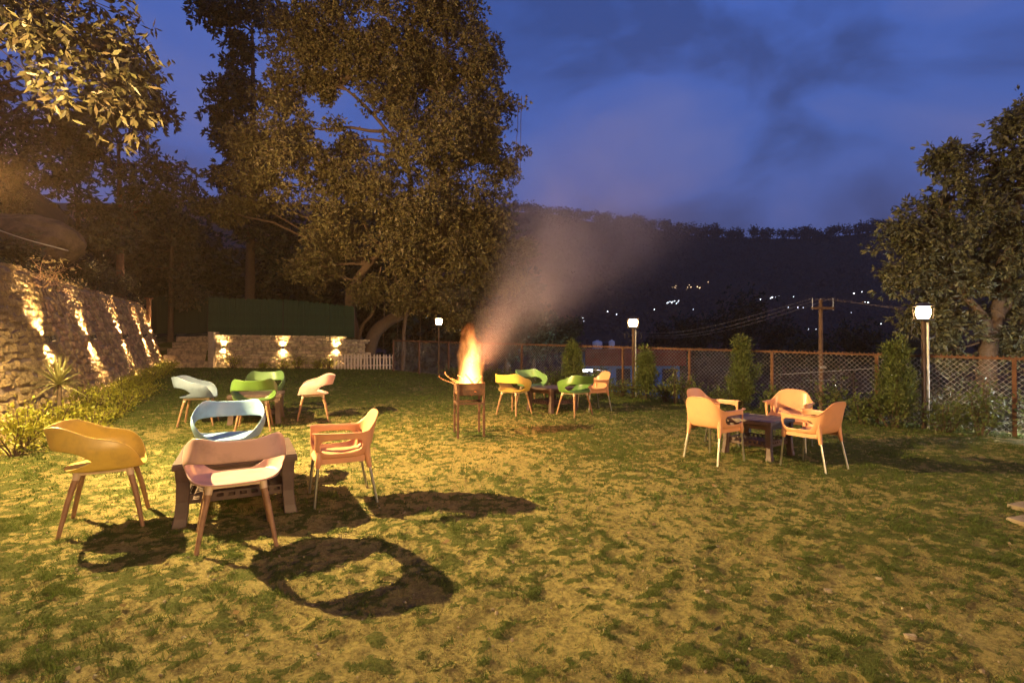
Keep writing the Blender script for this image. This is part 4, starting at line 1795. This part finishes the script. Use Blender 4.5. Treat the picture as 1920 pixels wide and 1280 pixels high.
# cluster on the left slope
def left_tree(label, u, vb, Y, vtop, lobes, r0, lean=0, bark='redbark'):
    b_ = at(u, vb, Y)
    b_.z = H(b_.x, b_.y) - .2
    return tree('slope_tree', label, 'tree', tuple(b_), [([b_, at(u + lean * .3, (vb + vtop) / 2, Y), at(u + lean, vtop, Y)], r0, r0 * .25)], px_lobes(lobes, Y, 1.1, .9), M['leaf_left'], M[bark], per_m3=6.0, k=28, sigma=.22, L_=.20, W_=.085, droop=.6, twigs=120, cap=80, sub=5,
                group='trees on the slope above the long stone wall')


left_tree('straight reddish trunked tree above the far half of the leaning wall', 226, 520, 20, 270, [(215, 215, 60), (270, 255, 62), (300, 310, 55), (230, 330, 70), (180, 300, 60), (330, 355, 40), (250, 400, 60), (290, 200, 35)], .17, -4)
left_tree('bushy dark tree at the far end of the slope behind the wall', 320, 560, 23, 380, [(310, 420, 55), (350, 440, 40), (280, 470, 60), (340, 500, 50), (250, 500, 45), (365, 370, 30), (360, 540, 40)], .13, 6, 'bark')
left_tree('spreading tree high on the slope at the left edge', -60, 380, 15.5, 120, [(30, 60, 80), (110, 60, 70), (170, 120, 62), (215, 70, 55), (250, 130, 35), (60, 230, 60), (130, 240, 62), (0, 270, 80), (90, 300, 55), (230, 180, 50), (180, 210, 50), (-60, 160, 90)], .2, -30, 'bark')
left_tree('thin leaning tree between the boulders and the reddish trunk', 150, 440, 17, 300, [(120, 330, 42), (165, 290, 36), (180, 380, 40), (200, 440, 34)], .08, -22, 'bark')

# near branch with big lit leaves hanging into the upper left corner
nb = empty('leafy_bough', 'bough with large lamp lit leaves hanging into the upper left corner', 'tree', (-9.5, 6.6, H(-9.5, 6.6)))
nbo = Vector(nb.location)
br_ = MB()
tips = []
src = Vector((-9.3, 6.7, 6.6))
br_.tube([p - nbo for p in smooth_path([(-9.5, 6.6, nbo.z - .2), (-9.6, 6.6, 4.4), src])], [.16 - .09 * i / 10 for i in range(11)], 8)
for u, v, Yq in ((60, 20, 6.8), (130, 45, 7.0), (190, 70, 7.2), (240, 90, 7.4), (265, 40, 7.6), (110, 95, 6.9), (170, 140, 7.1), (210, 170, 7.2), (215, 215, 7.2), (245, 200, 7.4), (150, 15, 7.4), (75, 60, 6.6), (20, 40, 6.6), (120, 165, 6.8),
                 (30, 5, 7.2), (185, 30, 7.6), (90, 25, 7.4), (230, 130, 7.5), (150, 90, 7.4), (60, 95, 6.9), (115, 190, 6.9)):
    q = at(u, v, Yq)
    mid = src.lerp(q, .5) + Vector((0, 0, .35))
    pth = smooth_path([src, mid, q])
    br_.tube([p - nbo for p in pth], [.018 - .014 * i / (len(pth) - 1) for i in range(len(pth))], 5)
    for k in range(7):
        tips.append(tuple(q + Vector((random.gauss(0, .15), random.gauss(0, .22), random.gauss(0, .12)))))
    for k in range(3):
        tips.append(tuple(q.lerp(mid, random.random() * .8)))
br_.build('branches', M['bark'], nb, smooth=True)
v, f = foliage(np.array(tips), 14, .13, .145, .048, 1.0, 5)
link('crown', np_mesh('crown', v - np.array(nbo), f, mat=M['leaf_big']), None, nb)

# right hand tree beyond the fence
Yr = 11.0
b0 = at(1852, 775, Yr)
b0.z = H(b0.x, b0.y) - .3
tr1 = [b0, at(1850, 700, Yr), at(1856, 640, Yr), at(1868, 590, Yr), at(1885, 520, Yr), at(1900, 430, Yr), at(1915, 330, Yr)]
tr2 = [at(1856, 640, Yr), at(1846, 600, Yr), at(1815, 560, Yr), at(1780, 500, Yr), at(1770, 430, Yr)]
tr3 = [at(1868, 590, Yr), at(1920, 540, Yr), at(1980, 470, Yr)]
rl = px_lobes([(1740, 390, 48), (1790, 350, 55), (1770, 300, 30), (1850, 300, 62), (1895, 255, 50), (1915, 215, 30), (1930, 330, 80), (1700, 440, 42), (1760, 450, 60), (1830, 420, 75), (1900, 440, 80), (1690, 520, 30), (1720, 500, 40),
               (1780, 540, 60), (1850, 520, 60), (1910, 550, 60), (1740, 590, 45, .5), (1800, 610, 45), (1890, 630, 50), (1950, 480, 80), (1990, 300, 80), (1770, 660, 40, .5), (2000, 600, 80), (1820, 500, 70, .6), (1860, 380, 70, .6), (1730, 460, 50, .4), (1880, 580, 55, .8), (1760, 560, 50, .6), (1900, 660, 50, .7)], Yr, 1.1, .85)
tree('mango_tree', 'broad dark tree beyond the fence at the right edge', 'tree', tuple(b0), [(tr1, .22, .06), (tr2, .13, .04), (tr3, .12, .05)], rl, M['leaf_right'], M['bark'], per_m3=40, k=30, sigma=.12, L_=.125, W_=.046, droop=.7, twigs=300, limb_r=.04, power=.45, cap=110, sub=6, core=.62)

# undergrowth lit white behind the fence on the right
for i, (u, v, Y, r_) in enumerate(((1790, 700, 10.4, 50), (1840, 720, 10.2, 50), (1900, 740, 9.8, 55), (1770, 770, 10, 40), (1880, 800, 9.6, 40), (1950, 700, 9.8, 60))):
    c = at(u, v, Y)
    g_ = H(c.x, c.y)
    shrub('bank_bush', 'pale lit bush on the bank behind the right end of the fence', 'bush', c.x, c.y, 1.2, max(.8, c.z - g_ + .3), 900, M['leaf_right'], .13, .04, 'bushes on the bank behind the fence', droop=.3)

# trees in the valley beyond the fence
VT = [(1000, 600, 26, 60, 'dark round tree behind the smoke beyond the fence'), (1060, 620, 33, 36, 'small dark tree left of the water tanks'), (1390, 585, 62, 62, 'tallest dark tree in the valley between the lamp posts'),
      (1300, 625, 58, 50, 'dark rounded tree in the valley right of the red roof'), (1460, 625, 66, 55, 'dark valley tree left of the utility pole'), (1600, 640, 52, 60, 'dark valley tree right of the utility pole'),
      (1240, 632, 70, 40, 'dark distant tree above the red roof'), (1700, 660, 46, 60, 'dark valley tree behind the right hand lantern'), (1520, 650, 50, 40, 'low dark tree crown behind the utility pole'), (950, 620, 24, 50, 'dark tree behind the flame at the lawn corner')]
for u, v, Y, r_, lab in VT:
    c = at(u, v, Y)
    b_ = Vector((c.x, c.y, H(c.x, c.y) - .3))
    rr = r_ / 960 * Y
    lob = [(tuple(c + Vector((random.uniform(-.6, .6) * rr, random.uniform(-.4, .4) * rr, random.uniform(-.9, .25) * rr))), (rr * .62, rr * .62, rr * .5)) for k in range(6)] + [(tuple(c), (rr * .7, rr * .7, rr * .7))]
    tree('valley_tree', lab, 'tree', tuple(b_), [([b_, b_.lerp(c, .5), c], .25, .08)], lob, M['leaf_dark'], M['bark'], per_m3=60 / rr ** 3, k=16, sigma=rr * .13, L_=.012 * Y * .62, W_=.006 * Y * .62, twigs=20, group='dark trees in the valley beyond the fence')

# deep dark wood behind the back wall: trees one can still tell apart only by their trunks
for i, (u, v, Y, rs, lab) in enumerate(((560, 500, 33, 120, 'dark wide tree behind the green fence'), (400, 520, 34, 100, 'dark tree behind the unlit fence'), (300, 500, 31, 90, 'dark tree behind the end of the leaning wall'), (680, 480, 36, 110, 'dark tree filling the gap behind the great tree'),
                                        (200, 470, 28, 90, 'dark tree up the slope behind the reddish trunk'), (830, 560, 33, 90, 'dark tree behind the far lamp post'), (930, 560, 30, 60, 'dark tree right of the far lamp post'))):
    c = at(u, v, Y)
    g_ = H(c.x, c.y)
    b_ = Vector((c.x, c.y, g_ - .3))
    rr = rs / 960 * Y
    lob = []
    for k in range(9):
        lob.append((tuple(c + Vector((random.uniform(-.8, .8) * rr, random.uniform(-.3, .3) * rr, random.uniform(-1.0, .45) * rr))), (rr * .55, rr * .5, rr * .5)))
    tree('wood_tree', lab, 'tree', tuple(b_), [([b_, b_.lerp(c, .5), c], .28, .1)], lob, M['leaf_dark'], M['bark'], per_m3=140 / rr ** 3, k=26, sigma=rr * .16, L_=.45, W_=.22, twigs=30, group='dark wood behind the lawn')

# ------------------------------------------------------------------ slope above the wall: boulders, roots, cable, twigs
def boulder(label, u, v, Y, s, seed):
    bm = bmesh.new()
    bmesh.ops.create_icosphere(bm, subdivisions=5, radius=1.0)
    r = Noise(seed)
    for vt in bm.verts:
        c = vt.co
        k = 1 + .55 * (float(r.fbm(np.array(c.x * 1.3 + 5), np.array(c.y * 1.3 + c.z * 1.1 + 3), 4)) - .5) - .16 * abs(float(r.fbm(np.array(c.x * 4 + 1), np.array(c.y * 3 + c.z * 4 + 8), 4)) - .5) * 2
        vt.co = Vector((c.x * s[0] * k, c.y * s[1] * k, c.z * s[2] * k))
    me = bpy.data.meshes.new('boulder')
    bm.to_mesh(me)
    bm.free()
    me.polygons.foreach_set('use_smooth', [True] * len(me.polygons))
    p = at(u, v, Y)
    tag(link('boulder', me, M['rock'], None, p), label, 'boulder', None)


boulder('rough brown boulder on the dark slope at the left edge', 25, 462, 13.0, (1.45, 1.0, .85), 3)
for u, v, Y, sz in ((140, 470, 14.5, 1.3), (90, 395, 16.5, 1.5), (180, 500, 16.5, 1.3), (10, 360, 16, 1.6), (220, 520, 19, 1.5), (40, 498, 10.9, .8), (150, 515, 13, .9)):
    c = at(u, v, Y)
    shrub('slope_bush', 'dim leafy bush on the dark slope above the leaning stone wall', 'bush', c.x, c.y, sz, sz * .7, 900, M['leaf_left'], .12, .05, 'bushes on the slope above the wall', droop=.2)
cb = [at(-20, 425, 10.2), at(40, 446, 10.2), at(90, 460, 10.3), at(128, 470, 10.4)]
tag(MB().tube([p - cb[0] for p in smooth_path(cb)], .012, 6).build('hose', M['cable'], None, smooth=True, loc=cb[0]), 'pale thin hose hanging across the slope at the left edge', 'hose')
tw = empty('dry_bush', 'dry leafless twigs hanging over the top of the leaning wall', 'bush', tuple(at(95, 520, 9.6)))
two = Vector(tw.location)
m_ = MB()
for k in range(26):
    a = at(random.uniform(60, 120), random.uniform(515, 545), 9.6) - two
    b_ = a + Vector((random.uniform(-.3, .7), random.uniform(-.6, .2), random.uniform(-.05, .38)))
    limb(m_, a, b_, .008, .003, 4, .1, 5)
m_.build('twigs', M['twig'], tw)
v, f = foliage(np.array([tuple(Vector((random.uniform(-.5, .6), random.uniform(-.5, .2), random.uniform(-.2, .3)))) for k in range(26)]), 9, .08, .07, .03, .4)
link('leaves', np_mesh('leaves', v, f, mat=M['dry']), None, tw)
for i, (t, sz) in enumerate(((1.0, .6), (3.6, .7), (7.4, .6), (12.9, .9), (-2.6, .7))):
    p = wall_pt(t, WALL_H, -.2)
    shrub('creeping_plant', 'small plant growing over the top of the leaning stone wall', 'plant', p.x, p.y, sz, sz * .55, 260, M['leaf_left'], .08, .035, 'plants on top of the leaning wall', z=p.z - .03)
pp = at(279, 592, 21.0)
rp = empty('rusty_post', 'short rusty post with a bracket at the end of the leaning wall', 'post', tuple(pp))
MB().bar((0, 0, -.4), (0, 0, .75), .12, .12).build('post', M['rust'], rp)
MB().box((0, 0, .72), (.30, .10, .07)).build('bracket', M['rust'], rp)

# ------------------------------------------------------------------ beyond the fence: house, street lamp, utility pole
YB = 40
hl, hr_ = at(1112, 650, YB).x, at(1268, 650, YB).x
bld = empty('blue_house', 'blue walled house with a red roof edge below the fence', 'house', ((hl + hr_) / 2, YB + 4, H((hl + hr_) / 2, YB + 4)))
bo = Vector(bld.location)
zt = at(1180, 655, YB).z
wdt = hr_ - hl + 1.4
MB().box((0, 0, (zt - .15 - bo.z) / 2 - .4), (wdt - .9, 8, zt - .15 - bo.z + .8)).build('wall', M['bluewall'], bld)
MB().box((0, 0, zt - bo.z - .05), (wdt, 8.8, .22)).build('roof', M['redroof'], bld)
MB().box((0, -4.25, zt - bo.z - .72), (wdt - .1, .3, 1.10)).build('fascia', M['redroof'], bld)
for k in range(4):
    x = -wdt / 2 + wdt * (k + .7) / 4.4
    wnd = MB().box((x, -4.02, zt - bo.z - 2.1), (1.1, .08, 1.2)).build('window', M['pane'], bld)
MB().box((0, -4.6, zt - bo.z - 2.9), (wdt, 1.4, .14)).build('balcony', M['redroof'], bld)


def tank(label, u, Y, r_, hh, m_):
    p = at(u, 648, Y)
    root = empty('water_tank', label, 'water tank', (p.x, p.y, zt + .06), 0, 'water tanks on the roof')
    MB().tube([(0, 0, 0), (0, 0, hh * .85), (0, 0, hh * .97), (0, 0, hh)], [r_, r_, r_ * .7, r_ * .35], 16).build('body', m_, root, smooth=True)
    MB().tube([(0, 0, hh), (0, 0, hh + .06)], r_ * .3, 12).build('lid', m_, root, smooth=True)


tank('rounded white water tank on the red roof', 1120, 41, .40, .62, M['tank'])
tank('black water tank between the pale tanks on the red roof', 1136, 42, .28, .55, M['black_tank'])
tank('pale water tank right of the black one on the red roof', 1147, 41.5, .25, .66, M['tank'])


def street_lamp(label, base, top, arm, energy):
    root = empty('street_lamp', label, 'street lamp', tuple(base), 0, 'white street lamps below the fence')
    hh = top.z - base.z
    MB().tube([(0, 0, 0), (0, 0, hh)], [.07, .05], 8).build('pole', M['zinc'], root, smooth=True)
    MB().tube([(0, 0, hh - .05), (arm * .5, 0, hh + .0), (arm, 0, hh - .02)], .025, 6).build('arm', M['zinc'], root, smooth=True)
    MB().tube([(0, 0, hh - .35), (arm * .45, 0, hh - .03)], .015, 6).build('brace', M['zinc'], root, smooth=True)
    MB().box((arm, 0, hh - .03), (.5, .18, .08)).build('lamp_head', M['whitelamp'], root, bevel=.02)
    l = lamp('street_lamp_light', 'POINT', (0, 0, 0), energy, (.85, .92, 1.0), .08)
    l.parent = root
    l.location = (arm, 0, hh - .2)


tp = at(1134, 693, 22)
street_lamp('white street lamp with a bent arm seen through the fence', Vector((tp.x, tp.y, H(tp.x, tp.y))), tp, -.8, 500)
tp = Vector((9.75, 8.15, .75))
street_lamp('white street lamp below the fence by the right hand tree', Vector((tp.x, tp.y, H(tp.x, tp.y) - .3)), tp, -.5, 230)

YP = 15.0
up_ = at(1539, 600, YP)
gb = H(up_.x, up_.y)
pole = empty('utility_pole', 'wooden utility pole with cross arms beyond the fence', 'utility pole', (up_.x, up_.y, gb))
tz = at(1539, 562, YP).z - gb
MB().tube([(0, 0, -.4), (0, 0, tz)], [.075, .055], 10).build('mast', M['pole'], pole, smooth=True)
MB().bar((-.30, -.07, tz - .25), (.34, -.07, tz - .25), .07, .07).build('cross_arm', M['pole'], pole)
for x in (-.28, 0.0, .32):
    MB().tube([(x, -.07 if x else 0, tz - .30), (x, -.07 if x else 0, tz + .04)], .014, 6).build('insulator', M['tank'], pole, smooth=True)
zl = at(1540, 690, YP).z - gb
MB().bar((-1.25, -.09, zl - .18), (1.5, -.09, zl), .018, .018).build('stay_arm', M['cable'], pole)
MB().bar((-.5, -.09, zl - .35), (.4, -.09, zl - .35), .016, .016).build('stay_arm', M['cable'], pole)
MB().box((0, -.1, zl + .03), (.13, .10, .07)).build('clamp', M['cable'], pole)
for k, (x0, e1) in enumerate(((-.28, (1180, 622, 34)), (0.0, (1200, 628, 34)), (.32, (1215, 632, 34)))):
    a = Vector((up_.x + x0, up_.y - .05, gb + tz + .04))
    for side, q in (('l', at(*e1)), ('r', at(2100, 590 + k * 14, 13.5))):
        pts = [a.lerp(q, i / 14) - Vector((0, 0, math.sin(math.pi * i / 14) * (.45 if side == 'l' else .15))) for i in range(15)]
        tag(MB().tube([p - a for p in pts], .006, 4).build('power_line', M['wirecable'], None, loc=a), 'thin overhead cable running %s from the utility pole' % ('left over the valley' if side == 'l' else 'right towards the broad tree'), 'cable',
            'overhead cables on the utility pole')

# ------------------------------------------------------------------ far hill: woods and the lights of houses
# ridge trees and wooded slope as one mass
cl = []
for k in range(260):
    x = random.uniform(-40, 560)
    y = random.uniform(600, 622)
    z = float(hill_h(x, y))
    hh = random.uniform(5, 15)
    r_ = random.uniform(1.8, 4.6)
    for j in range(9):
        cl.append((x + random.gauss(0, r_ * .6), y + random.gauss(0, r_ * .5), z + hh * random.uniform(.55, 1.0)))
for k in range(6000):
    x = random.uniform(-60, 620)
    y = random.uniform(200, 600)
    cl.append((x, y, float(hill_h(x, y)) + random.uniform(1, 6)))
v, f = foliage(np.array(cl), 12, 1.7, 2.4, 1.5, 0.0)
tag(link('hill_forest', np_mesh('hill_forest', v, f, mat=M['forest'])), kind='stuff')

LIGHTS = []
for k in range(16):
    LIGHTS.append((1236 + 100 * random.betavariate(2, 2), 538 + random.gauss(0, 4), 1.1 if random.random() < .5 else .7, 1, 'small warm light in the cluster high on the dark hillside'))
for k in range(9):
    LIGHTS.append((1250 + 2.9 * k + random.uniform(-1, 1), 568 - (k % 3) * 1.6 + random.uniform(-1, 1), .95, 0, 'white light in the tight row below the warm hillside cluster'))
for u, v, s in ((1139, 584, 1.3), (1156, 589, 1.2), (1095, 602, .8), (1093, 596, .8), (1075, 596, .9), (1227, 580, .9), (1388, 548, .9), (1426, 561, 1.3), (1428, 575, 1.0), (1448, 557, 1.3), (1455, 557, 1.2), (1461, 556, 1.0), (1445, 559, .9), (1488, 556, .9),
                (1496, 576, 1.0), (1506, 577, 1.0), (1478, 576, .8), (1300, 580, .7), (1601, 550, 1.6), (1616, 547, .9), (1628, 567, 1.5), (1622, 566, .9), (1652, 607, 1.3), (1516, 617, .7), (1530, 617, .7), (1557, 641, .9), (1740, 638, 1.2), (1894, 604, 1.3), (1888, 604, 1.0),
                (1596, 586, .7), (1504, 677, .6), (1672, 703, .9), (1560, 711, 1.2), (1566, 722, 1.3), (1505, 676, .7)):
    LIGHTS.append((u, v, s, 0, 'lone white house light on the dark hillside across the valley'))
ball = {}
for kind in (0, 1):
    bm = bmesh.new()
    bmesh.ops.create_icosphere(bm, subdivisions=1, radius=1.0)
    me = bpy.data.meshes.new('house_light')
    bm.to_mesh(me)
    bm.free()
    me.materials.append(M['far_warm'] if kind else M['far_white'])
    ball[kind] = me
for u, v, s, kind, lab in LIGHTS:
    d = Vector(ray(u, v))
    # walk along the sight line to the hill
    hit = None
    for Yq in np.arange(60, 620, 3.0):
        q = at(u, v, Yq)
        g_ = float(hill_h(q.x, q.y)) if Yq > 150 else -40
        if g_ > q.z - 5:
            hit = q
            break
    if hit is None:
        hit = at(u, v, 150)
    o = link('house_light', ball[kind], None, None, at(u, v, hit.y - 6))
    k_ = s * .00062 * hit.y
    o.scale = (k_ * random.uniform(.9, 1.5), k_, k_ * random.uniform(.7, 1.0))
    tag(o, lab, 'light', {'small': 'warm lights of the hillside village', 'white': 'white lights in a row on the hillside', 'lone ': 'scattered house lights across the valley'}[lab[:5]])

# ------------------------------------------------------------------ grass, fallen leaves, stones
def scatter(n, x0, x1, y0, y1, thr):
    x = rng.uniform(x0, x1, n)
    y = rng.uniform(y0, y1, n)
    ok = cover(x, y) + rng.random(n) ** 3 * .55 > thr
    dL = -((x - W0[0]) * WN[0] + (y - W0[1]) * WN[1])
    dF = (x - F0[0]) * FN[0] + (y - F0[1]) * FN[1]
    ok &= (dL < -.3) & (dF < .3) & (np.abs(x) < y * 1.12 + .6)
    return x[ok], y[ok]


def lawn_z(x, y):
    lump = (N3.fbm(x * 7, y * 7, 4, .6) - .5) * 0.035 + (N1.fbm(x * 1.3, y * 1.3, 2) - .5) * 0.05 + (N2.fbm(x * 21, y * 21, 2) - .5) * .022
    return land(x, y) + lump * np.exp(-np.clip(y - 3, 0, 50) / 14) + cover(x, y) * 0.012


gv = []
for n, box, hgt, wid in ((900000, (-4, 4, 1.4, 4.2), .025, .0034), (520000, (-7, 7.5, 4.2, 8.0), .030, .008), (330000, (-11, 9, 8, 14), .038, .015), (160000, (-15, 4, 14, 21.5), .045, .03)):
    x, y = scatter(n, *box, .45)
    # thin the blades to tufts
    keep = N2.fbm(x * 22, y * 22, 2) > .12 + rng.random(len(x)) * .7
    x, y = x[keep], y[keep]
    z = lawn_z(x, y) - .006
    m_ = len(x)
    a = rng.uniform(0, 6.283, m_)
    tuft = sstep(.52, .68, N3.fbm(x * 6 + 31, y * 6, 3))
    hh = hgt * (0.35 + 0.9 * rng.random(m_) ** 1.5) * (0.75 + .7 * tuft)
    ln = rng.uniform(.2, 1.1, m_) * hh
    b = rng.uniform(0, 6.283, m_)
    w = wid * rng.uniform(.6, 1.3, m_)
    v = np.empty((m_, 3, 3))
    v[:, 0] = np.stack([x - np.cos(a) * w / 2, y - np.sin(a) * w / 2, z], -1)
    v[:, 1] = np.stack([x + np.cos(a) * w / 2, y + np.sin(a) * w / 2, z], -1)
    v[:, 2] = np.stack([x + np.cos(b) * ln, y + np.sin(b) * ln, z + hh], -1)
    gv.append(v.reshape(-1, 3))
gv = np.concatenate(gv)
tag(link('grass', np_mesh('grass', gv, np.arange(len(gv)).reshape(-1, 3), mat=M['grass'])), kind='stuff')

# short straw coloured blades over the bare soil
n = 700000
y = 1.4 + 8.0 * rng.random(n) ** 1.5
x = rng.uniform(-1.1, 1.1, n) * y
ok = (cover(x, y) < .6) & (N1.fbm(x * 9, y * 9, 3) > .36 + .3 * rng.random(n)) & ((x - W0[0]) * WN[0] + (y - W0[1]) * WN[1] > .3)
x, y = x[ok], y[ok]
m_ = len(x)
z = lawn_z(x, y) - .004
a, b = rng.uniform(0, 6.283, m_), rng.uniform(0, 6.283, m_)
w, hh = .0016 * (1.0 + y * .35), .004 + .014 * rng.random(m_) ** 2
ln = rng.uniform(.008, .03, m_)
v = np.empty((m_, 3, 3))
v[:, 0] = np.stack([x - np.cos(a) * w, y - np.sin(a) * w, z], -1)
v[:, 1] = np.stack([x + np.cos(a) * w, y + np.sin(a) * w, z], -1)
v[:, 2] = np.stack([x + np.cos(b) * ln, y + np.sin(b) * ln, z + hh], -1)
tag(link('dry_grass', np_mesh('dry_grass', v.reshape(-1, 3), np.arange(m_ * 3).reshape(-1, 3), mat=M['straw'])), kind='stuff')
# fallen leaves
n = 420
x = rng.uniform(-7, 8, n)
y = 1.6 + 10 * rng.random(n) ** 1.6
c = np.stack([x, y, lawn_z(x, y) + .012], -1)
d = unit(n)
d[:, 2] *= .18
v, f = leaf_quads(c, .055, .024, 0.0, dirs=d, spread=.05)
v[:, 2] = np.maximum(v[:, 2], lawn_z(v[:, 0], v[:, 1]) + .004)
tag(link('fallen_leaves', np_mesh('fallen_leaves', v, f, mat=M['dry'])), kind='stuff')
# pebbles and crumbs of soil
pm = stone_mesh(99)
pc = np.array([tuple(v.co) for v in pm.vertices])
pf = [tuple(p.vertices) for p in pm.polygons]
pb_ = MB()
for k in range(600):
    y = 1.5 + 6 * random.random() ** 1.8
    x = random.uniform(-1.05, 1.05) * y
    s = random.uniform(.003, .008) * (1.9 if random.random() < .05 else 1)
    rot = Euler((random.random() * 6, random.random() * 6, random.random() * 6)).to_matrix()
    z = float(lawn_z(np.array(x), np.array(y)))
    sc = Vector((s * 1.3, s, s * .7)) * 2
    pb_.add([Vector((x, y, z + s * .3)) + rot @ Vector((q[0] * sc.x, q[1] * sc.y, q[2] * sc.z)) for q in pc], pf)
tag(pb_.build('pebbles', M['pebble']), kind='stuff')
for lab, u, v, s in (('pale angular stone on bare soil near the lower right corner', 1707, 1199, .04), ('small pinkish stone on the lawn right of centre', 1648, 1086, .03), ('flat brown stone lying in the grass right of centre', 1552, 1106, .035)):
    dx, dy, dz = ray(u, v)
    t = (1.4 + .072 + .02) / (.018 * dy - .014 * dx - dz)
    x, y = t * dx, t * dy
    o = link('stone', stone_mesh(int(u)), M['slab'], None, (x, y, float(lawn_z(np.array(x), np.array(y))) + s * .2))
    o.scale = (s * 1.2, s, s * .6)
    o.rotation_euler = (.2, .1, random.random() * 3)
    tag(o, lab, 'stone')
for lab, u, v in (('pale flat stone slab set in the lawn at the right edge', 1925, 955), ('nearer pale flat stone slab set in the lawn at the right edge', 1928, 982)):
    dx, dy, dz = ray(u, v)
    t = (1.4 + .072 + .02) / (.018 * dy - .014 * dx - dz)
    x, y = t * dx, t * dy
    o = MB().box((0, 0, 0), (.24, .17, .04)).build('paving_stone', M['slab'], None, bevel=.012, loc=(x, y, float(lawn_z(np.array(x), np.array(y))) + .012))
    o.rotation_euler = (.01, -.02, R(12 + random.random() * 8))
    tag(o, lab, 'stone', 'flat stones in the lawn')

# ------------------------------------------------------------------ evening haze over lawn and valley
def haze_nodes(N, L, out):
    pv = N.new('ShaderNodeVolumePrincipled')
    pv.inputs['Color'].default_value = (1.0, .64, .42, 1)
    pv.inputs['Density'].default_value = 0.0004
    L.new(pv.outputs[0], out.inputs['Volume'])


hzo = MB().box((150, 480, 40), (2200, 1140, 420)).build('haze', volume_mat('evening_haze', haze_nodes))
tag(hzo, kind='stuff')
